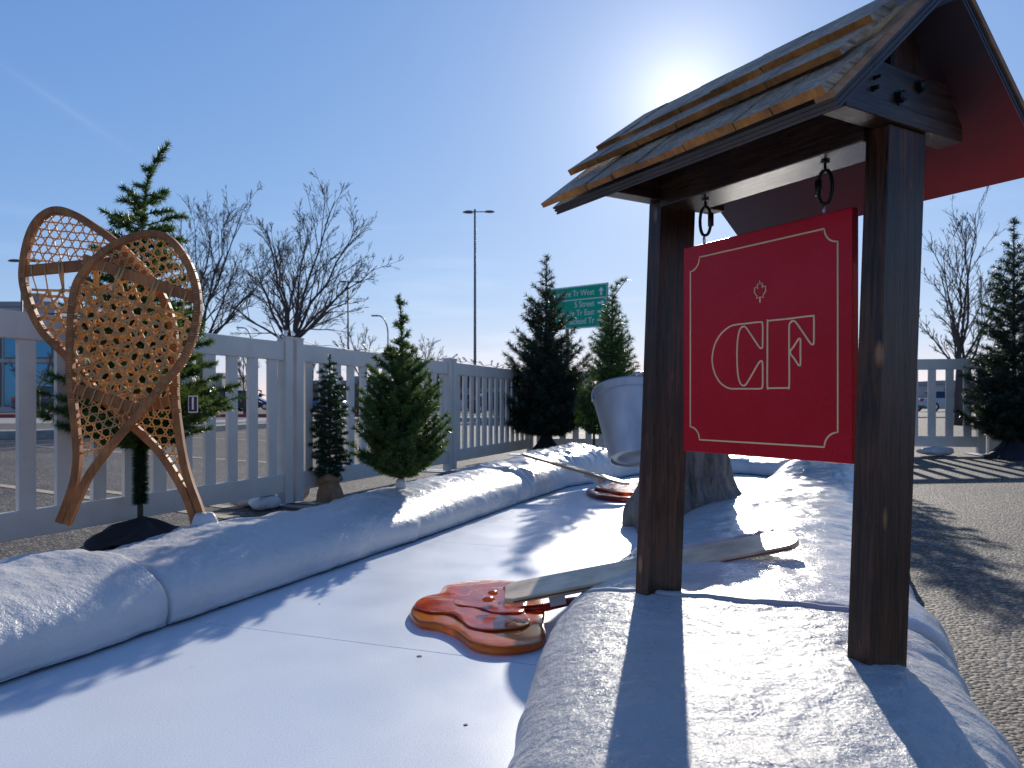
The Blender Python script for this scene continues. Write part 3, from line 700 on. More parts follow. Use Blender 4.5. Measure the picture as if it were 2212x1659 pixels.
# ------------------------------------------------------------------ conifers
def conifer(name, label, base, prof, nb, seed, nl, nw, dens_, mat, elev=25, leader=None, trunk_r=.02, group='artificial firs round the hole', cat='fir tree', low=None, twig=.38, trunk_mat='stem', squash=1.0):
    """prof: list of (z, r) from the bottom of the crown to the tip (world z); base: x, y, z"""
    rng = np.random.default_rng(seed); base = Vector(base)
    rt = empty(name, base, label, cat, group)
    zs = np.array([p[0] for p in prof]); rs = np.array([p[1] for p in prof])
    zt = leader[-1][2] if leader else zs[-1]
    # leader/trunk line
    if leader is None: leader = [(base.x, base.y, base.z), (base.x, base.y, zs[-1])]
    ld = np.array(leader)
    def axis(z):
        return np.array([np.interp(z, ld[:, 2], ld[:, 0]), np.interp(z, ld[:, 2], ld[:, 1]), z])
    n_ = 10; tp = [axis(base.z + (zt - base.z) * i / n_) for i in range(n_ + 1)]
    mb = MB(); mb.tube([tuple(p) for p in tp], [trunk_r * (1 - .85 * i / n_) for i in range(n_ + 1)], 7); part('trunk', mb, M[trunk_mat], rt, smooth=True)
    zg = np.linspace(zs[0], zs[-1], 200); rg = np.interp(zg, zs, rs) + .01; cdf = np.cumsum(rg ** 1.15); cdf /= cdf[-1]
    segs = []; stems = MB()
    tz = math.tan(R(elev))
    for i in range(nb):
        zt_ = np.interp((i + rng.random()) / nb, cdf, zg); r = np.interp(zt_, zs, rs) * rng.choice([.62, .8, .95, 1.05, 1.15, 1.24])
        if r < .02: continue
        az = i * 2.39996 + rng.uniform(-.4, .4); z0_ = max(zs[0] - .02 if low is None else low, zt_ - r * tz)
        p0 = axis(z0_); dirh = np.array([math.cos(az), math.sin(az) * squash, 0])
        pts = []
        bend = rng.uniform(-.12, .12)
        side = np.array([-dirh[1], dirh[0], 0])
        for k in range(6):
            t = k / 5; p = p0 + dirh * r * t + side * bend * r * t * t; p[2] = z0_ + (zt_ - z0_) * (t ** 1.25) + r * .04 * math.sin(t * 3); pts.append(p)
        stems.tube([tuple(p) for p in pts], [.0035 * (1 - .6 * k / 5) * (1 + nw * 60) for k in range(6)], 3, cap=False)
        for k in range(5):
            if k == 0 and r > .08: continue
            segs.append((pts[k], pts[k + 1]))
        nt_w = int(4 + r * 22)
        for j in range(nt_w):
            f = rng.uniform(.22, .97); k = min(int(f * 5), 4); q = pts[k] + (pts[k + 1] - pts[k]) * (f * 5 - k)
            d = pts[k + 1] - pts[k]; d = d / (np.linalg.norm(d) + 1e-9)
            s = (1 if j % 2 else -1); lat = np.cross(d, [0, 0, 1.]); lat /= (np.linalg.norm(lat) + 1e-9)
            dd = d * .75 + lat * s * rng.uniform(.5, 1.0) + np.array([0, 0, rng.uniform(-.35, .5)]); dd /= np.linalg.norm(dd)
            L = max(.035, twig * r * (1.15 - f)) * rng.uniform(.7, 1.2); L = min(L, .16)
            segs.append((q, q + dd * L))
    # leader needles
    for i in range(n_ * 2):
        a, b = axis(zs[0] + (zt - zs[0]) * i / (n_ * 2)), axis(zs[0] + (zt - zs[0]) * (i + 1) / (n_ * 2))
        segs.append((a, b)); segs.append((a, b))
    S = np.array([[a, b] for a, b in segs]); Ls = np.linalg.norm(S[:, 1] - S[:, 0], axis=1)
    cnt = np.maximum(3, (Ls * dens_).astype(int)); idx = np.repeat(np.arange(len(S)), cnt); N = len(idx)
    t = rng.random(N)[:, None]; p = S[idx, 0] + (S[idx, 1] - S[idx, 0]) * t; ax = (S[idx, 1] - S[idx, 0]) / (Ls[idx][:, None] + 1e-9)
    rd = rng.normal(size=(N, 3)); rd -= ax * (rd * ax).sum(1)[:, None]; rd /= np.linalg.norm(rd, axis=1)[:, None] + 1e-9
    d = ax * rng.uniform(.35, .9, N)[:, None] + rd * .8; d /= np.linalg.norm(d, axis=1)[:, None]
    wv = np.cross(d, rng.normal(size=(N, 3))); wv /= np.linalg.norm(wv, axis=1)[:, None] + 1e-9
    ln = nl * rng.uniform(.7, 1.15, N)[:, None]
    V = np.empty((N, 3, 3)); V[:, 0] = p - wv * nw / 2; V[:, 1] = p + wv * nw / 2; V[:, 2] = p + d * ln
    V = V.reshape(-1, 3) - np.array(base); me = bpy.data.meshes.new('crown')
    me.vertices.add(3 * N); me.vertices.foreach_set('co', V.ravel().astype(np.float32))
    me.loops.add(3 * N); me.loops.foreach_set('vertex_index', np.arange(3 * N, dtype=np.int32))
    me.polygons.add(N); me.polygons.foreach_set('loop_start', np.arange(0, 3 * N, 3, dtype=np.int32)); me.polygons.foreach_set('loop_total', np.full(N, 3, dtype=np.int32))
    me.update(); me.materials.append(M[mat]); o = bpy.data.objects.new('crown', me); col.objects.link(o); o.parent = rt
    part('branch_stems', stems, M['stem'], o)
    return rt
def zv(v_, Y): return HC - (v_ - HV) / F * Y
def px(n, Y): return n / F * Y
def vprof(Y, items): return [(zv(v_, Y), px(r, Y)) for v_, r in items]
# fir on the left bank, middle of the picture
Y = 4.22; bx = (866 - CU) / F * Y; zb2 = .215
t2 = conifer('artificial_fir', 'bushy green artificial fir on a white wrapped stem on the left snow bank', (bx, Y, zb2),
    vprof(Y, [(1026, 16), (1002, 58), (978, 84), (940, 90), (880, 79), (840, 79), (800, 60), (770, 54), (748, 34), (732, 13), (700, 9), (660, 8), (636, 5)]), 185, 21, .030, .0046, 900, 'needle', elev=40, trunk_r=.012,
    leader=[(bx, Y, zb2), (bx, Y, .9), (bx + .005, Y, 1.2), (bx - .015, Y, zv(640, Y))], twig=.42)
mb = MB(); mb.lathe([(.040, -.02), (.034, .01), (.028, .03), (.031, .05), (.029, .08), (.024, .095), (.012, .10)], (bx, Y, zb2), 18); part('white_wrap', mb, M['snow'], t2, smooth=True)
# fir behind the snowshoes
Y = 4.0; bx = (303 - CU) / F * Y
t1 = conifer('artificial_fir', 'tall green artificial fir with a bent tip behind the snowshoes', (bx, Y, 0),
    vprof(Y, [(965, 30), (935, 110), (900, 145), (860, 178), (800, 150), (740, 135), (680, 125), (620, 105), (560, 88), (500, 84), (450, 62), (410, 42), (395, 20), (370, 11), (310, 9)]), 190, 5, .036, .0052, 800, 'needle', elev=18, trunk_r=.016,
    leader=[(bx, Y, 0), (bx, Y, 1.2), (bx + .02, Y, zv(420, Y)), (bx + .07, Y, zv(350, Y)), (bx + px(62, Y), Y, zv(310, Y))])
# green garland round its stem
mbn = np.random.default_rng(3); N = 3600; zz = mbn.uniform(zv(1088, Y), zv(950, Y), N); aa = mbn.uniform(0, 6.283, N)
vsn, fsn = [], []
for i in range(N):
    p = Vector((bx + .014 * math.cos(aa[i]), Y + .014 * math.sin(aa[i]), zz[i])); d = Vector((math.cos(aa[i] + mbn.uniform(-.6, .6)), math.sin(aa[i] + mbn.uniform(-.6, .6)), mbn.uniform(-.5, .7))).normalized() * .034
    wv = d.cross(Vector(mbn.normal(size=3))).normalized() * .0018
    vsn += [p - wv, p + wv, p + d]; fsn.append((3 * i, 3 * i + 1, 3 * i + 2))
mb = MB(); mb.add(vsn, fsn); part('garland', mb, M['needle_blue'], t1)
mb = MB()     # black fabric skirt over its stand
n_r, n_a = 12, 48; vs = []
for i in range(n_r + 1):
    for k in range(n_a):
        a = 2 * math.pi * k / n_a; rr = i / n_r; rad = .27 * rr * (1 + .10 * math.sin(3 * a + 1) + .05 * math.sin(7 * a)); 
        z = .13 * (1 - rr) ** .8 * (1 + .2 * math.sin(5 * a) * rr) + .022 * math.sin(6 * a + rr * 5) * rr + .012
        vs.append((bx + .02 + rad * math.cos(a) * 1.05, Y - .02 + rad * math.sin(a) * .8, max(z, .006)))
fs = [(i * n_a + k, i * n_a + (k + 1) % n_a, (i + 1) * n_a + (k + 1) % n_a, (i + 1) * n_a + k) for i in range(n_r) for k in range(n_a)]
mb.add(vs, fs); part('skirt', mb, M['cloth'], t1, smooth=True)
# small fir with burlap base
Y = 5.70; bx = (712 - CU) / F * Y
t0 = conifer('artificial_fir', 'small slim artificial fir in a burlap wrapped pot by the fence', (bx, Y, 0),
    vprof(Y, [(1040, 20), (1010, 36), (970, 40), (930, 37), (890, 34), (850, 30), (820, 22), (800, 14), (780, 8), (768, 5)]), 120, 9, .026, .0056, 700, 'needle_blue', elev=4, trunk_r=.012)
mb = MB(); vs = []
pr = [(.098, 0), (.10, .02), (.088, .07), (.075, .11), (.068, .135), (.082, .150), (.078, .175), (.064, .195), (.05, .20)]
n_a = 40
for r_, z_ in pr:
    for k in range(n_a): a = 2 * math.pi * k / n_a; q = r_ * (1 + .07 * math.sin(5 * a + z_ * 20) + .04 * math.sin(11 * a)); vs.append((bx + q * math.cos(a), Y + q * math.sin(a), z_ + .008 * math.sin(3 * a)* (z_>.1)))
mb.add(vs, [(i * n_a + k, i * n_a + (k + 1) % n_a, (i + 1) * n_a + (k + 1) % n_a, (i + 1) * n_a + k) for i in range(len(pr) - 1) for k in range(n_a)]); part('burlap_wrap', mb, M['burlap'], t0, smooth=True)
# big dark fir at the far left corner
def tripod(root, x, y, z=0, s=1.0, bag=True):
    mb = MB()
    for k in range(4):
        a = k * math.pi / 2 + .5; mb.tube([(x + .02 * math.cos(a), y + .02 * math.sin(a), z + .30 * s), (x + .30 * s * math.cos(a), y + .30 * s * math.sin(a), z + .04), (x + .36 * s * math.cos(a), y + .36 * s * math.sin(a), z + .012)], .010, 6)
    part('stand', mb, M['black_metal'], root)
    if bag:
        mb = MB(); n_a = 32; pr = [(.30, 0), (.29, .03), (.20, .10), (.13, .18), (.08, .26), (.05, .31), (.06, .34), (.03, .36)]; vs = []
        for r_, z_ in pr:
            for k in range(n_a): a = 2 * math.pi * k / n_a; q = s * r_ * (1 + .12 * math.sin(5 * a + z_ * 14) + .06 * math.sin(9 * a)); vs.append((x + q * math.cos(a), y + q * math.sin(a), z + z_ * s + .004))
        mb.add(vs, [(i * n_a + k, i * n_a + (k + 1) % n_a, (i + 1) * n_a + (k + 1) % n_a, (i + 1) * n_a + k) for i in range(len(pr) - 1) for k in range(n_a)]); part('stand_cover', mb, M['cloth'], root, smooth=True)
Y = 10.0; bx = (1180 - CU) / F * Y
t3 = conifer('artificial_fir', 'big dark conical artificial fir at the far left corner of the fence', (bx, Y, 0),
    vprof(Y, [(938, 40), (915, 88), (880, 100), (840, 96), (790, 86), (740, 70), (705, 52), (670, 46), (635, 34), (600, 20), (575, 9), (553, 6)]), 310, 31, .075, .0085, 190, 'needle_dark', elev=38, trunk_r=.03)
tripod(t3, bx, Y)
Y = 8.0; bx = (1322 - CU) / F * Y
t4 = conifer('artificial_fir', 'slim green artificial fir with a curled tip beside the green road sign', (bx, Y, 0),
    vprof(Y, [(835, 16), (815, 38), (790, 46), (755, 40), (720, 38), (690, 24), (665, 17), (640, 7), (604, 5)]), 190, 41, .055, .0062, 230, 'needle', elev=34, trunk_r=.025,
    leader=[(bx, Y, 0), (bx, Y, zv(660, Y)), (bx + px(3, Y), Y, zv(625, Y)), (bx + px(14, Y), Y, zv(611, Y)), (bx + px(32, Y), Y, zv(602, Y))])
Y = 9.0; bx = (1283 - CU) / F * Y
conifer('artificial_fir', 'low light green artificial fir tucked behind the metal bucket', (bx, Y, 0),
    vprof(Y, [(935, 18), (905, 34), (870, 36), (840, 30), (820, 12), (808, 5)]), 110, 51, .06, .0075, 190, 'needle', elev=30, trunk_r=.02)
Y = 9.0; bx = (2192 - CU) / F * Y - .15; Y = 8.6; bx = (2190 - CU) / F * Y
t6 = conifer('artificial_fir', 'tall dark artificial fir at the right edge of the picture', (bx, Y, .1),
    vprof(Y, [(950, 34), (925, 72), (885, 92), (840, 90), (780, 78), (720, 66), (660, 56), (600, 42), (560, 32), (525, 20), (500, 10), (470, 7)]), 300, 61, .06, .0075, 220, 'needle_dark', elev=24, trunk_r=.03)
tripod(t6, bx, Y, .1, .9)
conifer('artificial_fir', 'artificial fir behind the red sign known by its shadow on the asphalt', (2.78, 7.15, .05),
    [(.45, .12), (.6, .42), (.9, .45), (1.3, .36), (1.7, .24), (2.0, .12), (2.25, .04)], 230, 71, .05, .0065, 230, 'needle_dark', elev=20, trunk_r=.03)

# hanging tag with a figure 1, card with letter A
def text_mesh(txt, size, ext=.0):
    cu = bpy.data.curves.new('txt', 'FONT'); cu.body = txt; cu.size = size; cu.align_x = 'CENTER'; cu.align_y = 'CENTER'; cu.extrude = ext; cu.resolution_u = 3
    o = bpy.data.objects.new('txt', cu); col.objects.link(o); bpy.context.view_layer.update()
    me = bpy.data.meshes.new_from_object(o); vs = [v.co.copy() for v in me.vertices]; fs = [tuple(p.vertices) for p in me.polygons]
    bpy.data.objects.remove(o); return vs, fs
def card(name, label, c, w_, h_, rz, txt, mat_b, mat_f, mat_t, cat='tag', cord=True):
    c = Vector(c); rt = empty(name, c, label, cat, rz=rz)
    mb = MB(); mb.box((0, 0, 0), (w_, .003, h_)); cd = part('card', mb, mat_b, rt, local=True)
    mb = MB(); mb.box((0, -.0022, 0), (w_ * .86, .0012, h_ * .88)); part('face', mb, mat_f, cd, local=True)
    vs, fs = text_mesh(txt, h_ * 1.05, .0006); mb = MB(); mb.add([(p.x, -.0038 - p.z, p.y) for p in vs], fs); part('figure', mb, mat_t, cd, local=True)
    if cord:
        mb = MB(); mb.tube([(0, 0, h_ / 2), (0.003, 0, h_ / 2 + .03)], .0015, 5); part('string', mb, M['wire'], rt, local=True)
p = AT(417, 873, 3.66); card('hanging_tag', 'small navy hanging tag with a white figure 1 on the fir behind the snowshoes', p, .044, .082, .15, '1', M['white'], M['navy'], M['white'])
p = AT(738, 890, 5.86); card('letter_card', 'small white card with a black letter A on the fence', p, .055, .07, .1, 'A', M['white'], M['white'], M['dark_ink'], 'card', False)

# ------------------------------------------------------------------ snowshoes
def closed_spline(P, n=8):
    out = []; N = len(P)
    for i in range(N):
        p0, p1, p2, p3 = [Vector(P[(i + j) % N]) for j in (-1, 0, 1, 2)]
        for s in range(n):
            t = s / n; out.append(.5 * ((2 * p1) + (p2 - p0) * t + (2 * p0 - 5 * p1 + 4 * p2 - p3) * t * t + (3 * p1 - p0 - 3 * p2 + p3) * t ** 3))
    return out
def open_spline(P, n=8):
    Q = [P[0]] + list(P) + [P[-1]]; out = []
    for i in range(1, len(Q) - 2):
        p0, p1, p2, p3 = [Vector(Q[i + j]) for j in (-1, 0, 1, 2)]
        for s in range(n):
            t = s / n; out.append(.5 * ((2 * p1) + (p2 - p0) * t + (2 * p0 - 5 * p1 + 4 * p2 - p3) * t * t + (3 * p1 - p0 - 3 * p2 + p3) * t ** 3))
    out.append(Vector(P[-1])); return out
def inside(poly, x, y):
    c = False; n = len(poly)
    for i in range(n):
        a, b = poly[i], poly[i - 1]
        if (a[1] > y) != (b[1] > y) and x < (b[0] - a[0]) * (y - a[1]) / (b[1] - a[1]) + a[0]: c = not c
    return c
def snowshoe(label, outline, bars, Yd, ymid, tilt, web_scale, seed, tipdir):
    """outline: open line in survey units from one tail end round the toe to the other"""
    S = open_spline(outline, 8)
    def w3(p, dy=0):
        Yp = Yd + (p[1] - ymid) / F * Yd * tilt + dy; return Vector(((p[0] - CU) / F * Yd, Yp, HC - (p[1] - HV) / F * Yd))
    cen = w3((sum(p[0] for p in outline) / len(outline), ymid))
    rt = empty('snowshoe', w3(outline[0]), label, 'snowshoe', 'pair of crossed snowshoes')
    mb = MB(); N = len(S); vs = []
    for i in range(N):
        d = (S[min(i + 1, N - 1)] - S[max(i - 1, 0)]).normalized(); n = Vector((-d.y, d.x)); hw = 7.8
        zc = w3(S[i]); k = Yd / F
        for a, b in ((-1, -1), (-.82, -1.2), (.82, -1.2), (1, -1), (1, 1), (.82, 1.2), (-.82, 1.2), (-1, 1)):
            q = S[i] + n * hw * a; v3 = w3(q, b * .0115); vs.append(v3)
    fs = [(i * 8 + j, i * 8 + (j + 1) % 8, (i + 1) * 8 + (j + 1) % 8, (i + 1) * 8 + j) for i in range(N - 1) for j in range(8)]
    fs += [tuple(range(8)), tuple((N - 1) * 8 + j for j in range(7, -1, -1))]
    mb.add(vs, fs); fr = part('wooden_frame', mb, M['ash'], rt, fix=True)
    # bars
    for a, b, wd in bars:
        mb = MB(); mb.bar(w3(a), w3(b), wd * Yd / F, .012, (0, 0, 1)) if False else None
        A3, B3 = w3(a), w3(b); dd = (B3 - A3).normalized(); up = Vector((0, -1, 0)); mb.bar(A3, B3, wd * Yd / F, .016, up); part('crossbar', mb, M['ash'], rt, bevel=.002)
    # webbing
    poly = [(p.x, p.y) for p in S]
    rng = random.Random(seed)
    def sideof(p, a, b): return (b[0] - a[0]) * (p[1] - a[1]) - (b[1] - a[1]) * (p[0] - a[0])
    x0, x1 = min(p[0] for p in poly), max(p[0] for p in poly); y0, y1 = min(p[1] for p in poly), max(p[1] for p in poly)
    cx, cy = (x0 + x1) / 2, (y0 + y1) / 2; Rr = max(x1 - x0, y1 - y0)
    (a1, b1, _), (a2, b2, _) = bars[0], bars[1]
    def region(p):
        if not inside(poly, p[0], p[1]): return -1
        if sideof(p, a1, b1) < -3 * Rr * .1: return 0        # above the front bar (toe)
        s1 = sideof(p, a1, b1) / math.dist(a1, b1); s2 = sideof(p, a2, b2) / math.dist(a2, b2)
        if s1 < -8: return 0
        if s1 < 46: return -2                # open gap below the toe bar
        if s2 < -4: return 1
        if s2 > 10 and p[1] < bars[1][0][1] + 150: return 2
        return -3
    axis = Vector(tipdir).normalized(); base = math.atan2(axis.y, axis.x)
    for reg, sp, rad, nm in ((0, web_scale * .92, .0029, 'toe_lacing'), (1, web_scale * 1.32, .0054, 'body_lacing'), (2, web_scale * 1.0, .0029, 'heel_lacing')):
        mb = MB()
        for li, ang in enumerate((base, base + R(60), base - R(60))):
            d = Vector((math.cos(ang), math.sin(ang))); n = Vector((-d.y, d.x)); m_ = int(Rr / sp) + 2
            for pairs in (0,):
                for i in range(-m_, m_):
                    o_ = (i + (.5 if li == 0 else 0) + pairs) * sp; cur = []
                    ph = rng.uniform(0, 6)
                    t = -Rr
                    while t < Rr:
                        w_ = sp * .05 * math.sin(t / sp * 3.6 + ph)
                        p = Vector((cx, cy)) + n * (o_ + w_) + d * t
                        if region(p) == reg: cur.append(w3(p, -.001 + .003 * math.sin(t / sp * 3.14 + li * 2.1)))
                        else:
                            if len(cur) > 1: mb.tube(cur, rad, 4, cap=False)
                            cur = []
                        t += sp * .33
                    if len(cur) > 1: mb.tube(cur, rad, 4, cap=False)
        if mb.v: part(nm, mb, M['lace'], rt, smooth=True)
    # hanging straps between toe bar and body, heavy toe cord
    mb = MB(); A_, B_ = Vector(a1), Vector(b1); dn = Vector((-(B_ - A_).y, (B_ - A_).x)).normalized()
    if dn.y < 0: dn = -dn
    for k, f in enumerate((.08, .2, .33, .36, .64, .67, .8, .92)):
        p = A_.lerp(B_, f); q = p + dn * rng.uniform(50, 62) + (B_ - A_).normalized() * rng.uniform(-10, 10)
        r_ = .0058 if k in (2, 3, 4, 5) else .0030
        c = p - dn * 9
        mb = MB(); mb.tube([w3(c, .010), w3(c, -.011), w3(p + dn * 9, -.011), w3(p.lerp(q, .5), -.006), w3(q)], r_, 6); part('strap', mb, M['lace'], rt, smooth=True)
    mb = MB(); c1, c2 = A_.lerp(B_, .06) + dn * 42, A_.lerp(B_, .95) + dn * 42; cc = [w3(c1.lerp(c2, t / 14) + dn * (10 * math.sin(math.pi * t / 14)), -.003 + .002 * (t % 2)) for t in range(15)]
    mb.tube(cc, .0056, 6); part('toe_cord', mb, M['lace'], rt, smooth=True)
    A_, B_ = Vector(a2), Vector(b2); dn2 = Vector((-(B_ - A_).y, (B_ - A_).x)).normalized()
    if dn2.y < 0: dn2 = -dn2
    for f in (.06, .2, .34, .48, .62, .76, .9):
        p = A_.lerp(B_, f); mb = MB(); mb.tube([w3(p - dn2 * 24 + (B_ - A_).normalized() * 5, -.004), w3(p - dn2 * 9, -.011), w3(p + dn2 * 9, -.011), w3(p + dn2 * 22 - (B_ - A_).normalized() * 5, -.002)], .0032, 6); part('strap', mb, M['lace'], rt, smooth=True)
    # lashing round the frame
    mb = MB(); n_l = 0; acc = 0
    for i in range(2, N - 2):
        acc += (S[i] - S[i - 1]).length
        reg_ok = S[i].y > a1[1] - 14 and S[i].y < max(a2[1], b2[1]) + 4
        if acc > 21 and reg_ok:
            acc = 0; mb = MB(); d = (S[i + 1] - S[i - 1]).normalized(); n = Vector((-d.y, d.x))
            for off_ in (-2.6, 2.0):
                pts = []
                for a in range(10):
                    an = a / 10 * 6.283; pts.append(w3(S[i] + d * (off_ + 1.2 * math.sin(an)) + n * 9.3 * math.cos(an), .0150 * math.sin(an)))
                mb.tube(pts, .0022, 4, closed=True)
            part('lashing', mb, M['lace'], fr, smooth=True)
    return rt, w3
shoeA = [(157, 1129), (176, 1080), (196, 1034), (212, 1008), (257, 948), (307, 889), (351, 834), (391, 785), (415, 728), (424, 666), (416, 606), (392, 552), (356, 512), (317, 501), (267, 513), (218, 541), (174, 587), (155, 636), (151, 735), (154, 824), (166, 908), (174, 975), (171, 1030), (158, 1078), (141, 1125)]
shoeB = [(430, 1149), (414, 1094), (389, 1040), (346, 975), (292, 923), (223, 862), (143, 768), (99, 725), (72, 681), (54, 631), (48, 587), (56, 527), (73, 483), (98, 459), (126, 453), (160, 464), (198, 487), (238, 515), (280, 552), (322, 598), (355, 652), (373, 710), (378, 785), (379, 859), (388, 933), (398, 990), (412, 1042), (431, 1092), (448, 1144)]
barsA = [((172, 557), (419, 643), 24), ((158, 838), (302, 884), 24)]
zs_ = bank_z(-1.21, 3.03)
sA, w3A = snowshoe('wooden snowshoe leaning in front with its tail hanging at the left', shoeA, barsA, 2.93, 800, -.06, 18.5, 3, (.25, -1))
sB, w3B = snowshoe('wooden snowshoe leaning behind with its tail set in the snow bank', shoeB, [((50, 585), (288, 562), 24), ((252, 896), (382, 862), 22)], 3.00, 800, -.02, 18.5, 8, (-.45, -1))
# pale foam lump gripping the tail
p = AT(440, 1152, 2.98); p.z = bank_z(p.x, p.y) + .01; print('LUMP', p, w3B(Vector((440, 1148))))
mb = MB(); vs = []; n_a = 28; pr = [(.055, -.05), (.054, -.01), (.046, .012), (.037, .03), (.030, .042), (.012, .045)]
for r_, z_ in pr:
    for k in range(n_a): a = 2 * math.pi * k / n_a; q = r_ * (1 + .13 * math.sin(3 * a + z_ * 30) + .05 * math.sin(7 * a)); vs.append((p.x + q * math.cos(a), p.y + q * math.sin(a), p.z + z_ - .012 + .004 * math.sin(4 * a)))
mb.add(vs, [(i * n_a + k, i * n_a + (k + 1) % n_a, (i + 1) * n_a + (k + 1) % n_a, (i + 1) * n_a + k) for i in range(len(pr) - 1) for k in range(n_a)] + [tuple((len(pr) - 1) * n_a + k for k in range(n_a))])
o = part('foam_lump', mb, M['snow'], None, smooth=True); tag(o, 'small white foam lump holding the snowshoe tail on the bank', 'foam lump')

# ------------------------------------------------------------------ stump with sap bucket
tc = Vector((.97, 4.2, DZ))
rt = empty('tree_stump', tc, 'wide grey brown sculpted tree stump with flared roots behind the sign', 'tree stump')
n_a, n_z = 160, 70; vs = []
for j in range(n_z + 1):
    t = j / n_z; z = t * 1.04
    r0 = .205 + .115 / (1 + math.exp((z - .17) / .045)) + .02 * math.exp(-z / .5)
    for k in range(n_a):
        a = 2 * math.pi * k / n_a
        lobes = .030 * math.exp(-z / .25) * (math.sin(5 * a + .7) + .5 * math.sin(8 * a + 2))
        ridg = .011 * (math.sin(17 * a + 2 * math.sin(z * 6)) + .7 * math.sin(29 * a + z * 9))
        nn = noise.fractal(Vector((math.cos(a) * 2.2, math.sin(a) * 2.2, z * 2.4)), 1, 2, 5) * .03 - max(0, noise.noise(Vector((math.cos(a) * 16, math.sin(a) * 16, z * 22)))) * .014 + noise.noise(Vector((math.cos(a) * 9, math.sin(a) * 9, z * 6))) * .008
        r = r0 + lobes + ridg + nn; vs.append((tc.x + r * math.cos(a), tc.y + r * math.sin(a), tc.z + z + (.02 * math.sin(3 * a) if j == n_z else 0)))
vs.append((tc.x, tc.y, tc.z + 1.06))
fs = [(j * n_a + k, j * n_a + (k + 1) % n_a, (j + 1) * n_a + (k + 1) % n_a, (j + 1) * n_a + k) for j in range(n_z) for k in range(n_a)] + [(n_z * n_a + k, n_z * n_a + (k + 1) % n_a, len(vs) - 1) for k in range(n_a)]
mb = MB(); mb.add(vs, fs); part('stump_trunk', mb, M['bark_fake'], rt, smooth=True)
mb = MB(); q0 = AT(1385, 808, 3.98); mb.tube([q0 + Vector((.12, .12, .01)), q0, q0 + Vector((-.035, -.03, -.004))], .014, 10); part('tap_spout', mb, M['steel'], rt, smooth=True)
# bucket
Yb = 3.80; bc_top = AT(1357, 846, Yb + .05); bc_bot = AT(1370, 992, Yb - .10)
bk = empty('metal_bucket', bc_bot, 'tapered galvanised metal sap bucket tipped forward beside the sign post', 'bucket')
axv = (bc_top - bc_bot); hL = axv.length; Mq = axv.to_track_quat('Z', 'Y').to_matrix()
mb = MB(); r1, r2 = px(52, Yb), px(79, Yb)
mb.lathe([(.0001, .012), (r1 * .55, .012), (r1 * .6, .008), (r1 * .86, .008), (r1 * .9, .012), (r1 * .93, 0), (r1, 0), (r1 * 1.01, .006), (r1 + (r2 - r1) * .08, .03), (r2 * .985, hL - .02), (r2, hL - .014), (r2 * 1.02, hL - .006), (r2 * 1.015, hL), (r2 * .985, hL - .003), (r1 * .97, .02), (.0001, .018)], bc_bot, 48, Mq, cap=False)
part('bucket_body', mb, M['galv'], bk, smooth=True)
mb = MB(); 
for k in range(2):
    zc = hL - .045; 
mb.lathe([(r2 * .97, hL - .05), (r2 * .985, hL - .047), (r2 * .975, hL - .043)], bc_bot, 48, Mq, cap=False); part('rim_bead', mb, M['galv'], bk, smooth=True)
mb = MB(); pts = []
for i in range(17):
    a = math.pi * i / 16; pl = Vector((math.cos(a) * r2 * 1.0, -.02, hL - .02 + math.sin(a) * .11)); pts.append(bc_bot + Mq @ pl)
mb.tube(pts, .004, 6); part('bucket_handle', mb, M['steel'], bk, smooth=True)
mb = MB(); 
for s in (-1, 1): mb.box(bc_bot + Mq @ Vector((s * r2 * 1.0, -.01, hL - .025)), (.006, .03, .04), Mq)
part('handle_ear', mb, M['galv'], bk)

# ------------------------------------------------------------------ syrup and sticks
def puddle(label, outline, z0, th, m, layers, group='syrup pools'):
    P = closed_spline(outline, 6); G3 = [G(p.x, p.y, z0 + th) for p in P]
    c = sum(G3, Vector()) / len(G3); c.z = z0; rt = empty('syrup_pool', c, label, 'syrup pool', group)
    def blob(scale, cc, zb, t, ns=9, wob=.0, seed=0, stretch=(1, 1)):
        pts2 = [(p - c) for p in G3]; vs = []; n = len(pts2)
        prof = [(1.0 - .03, 0), (1.0, .25), (1.0, .6), (.985, .85), (.95, .97), (.85, 1.0), (.6, 1.03), (.3, 1.05)]
        for s, h in prof:
            for i, p in enumerate(pts2):
                a = i / n * 6.283; k = scale * (1 + wob * math.sin(3 * a + seed) + wob * .6 * math.sin(5 * a + seed * 2))
                q = Vector((c.x + cc[0] + p.x * s * k * stretch[0], c.y + cc[1] + p.y * s * k * stretch[1]))
                vs.append((q.x, q.y, zb + h * t + (.0035 * noise.noise(Vector((q.x * 14, q.y * 14, seed))) if h > .9 else 0)))
        vs.append((c.x + cc[0], c.y + cc[1], zb + 1.05 * t))
        K = len(prof); fs = [(j * n + i, j * n + (i + 1) % n, (j + 1) * n + (i + 1) % n, (j + 1) * n + i) for j in range(K - 1) for i in range(n)] + [((K - 1) * n + i, (K - 1) * n + (i + 1) % n, len(vs) - 1) for i in range(n)] + [tuple(range(n - 1, -1, -1))]
        mb = MB(); mb.add(vs, fs); return mb
    part('syrup_base', blob(1, (0, 0), z0, th), M[m], rt, smooth=True, fix=True)
    for sc_, cc, t_, sd, st in layers: part('syrup_layer', blob(sc_, cc, z0 + th * 1.0 + .0015 * sd, t_, wob=.07, seed=sd, stretch=st), M['syrup_red'], rt, smooth=True, fix=True)
    return rt, c
out1 = [(886, 1318), (905, 1292), (945, 1280), (962, 1262), (1000, 1254), (1060, 1250), (1118, 1254), (1160, 1272), (1178, 1310), (1176, 1345), (1180, 1372), (1150, 1390), (1080, 1398), (1022, 1388), (985, 1362), (950, 1348), (905, 1340)]
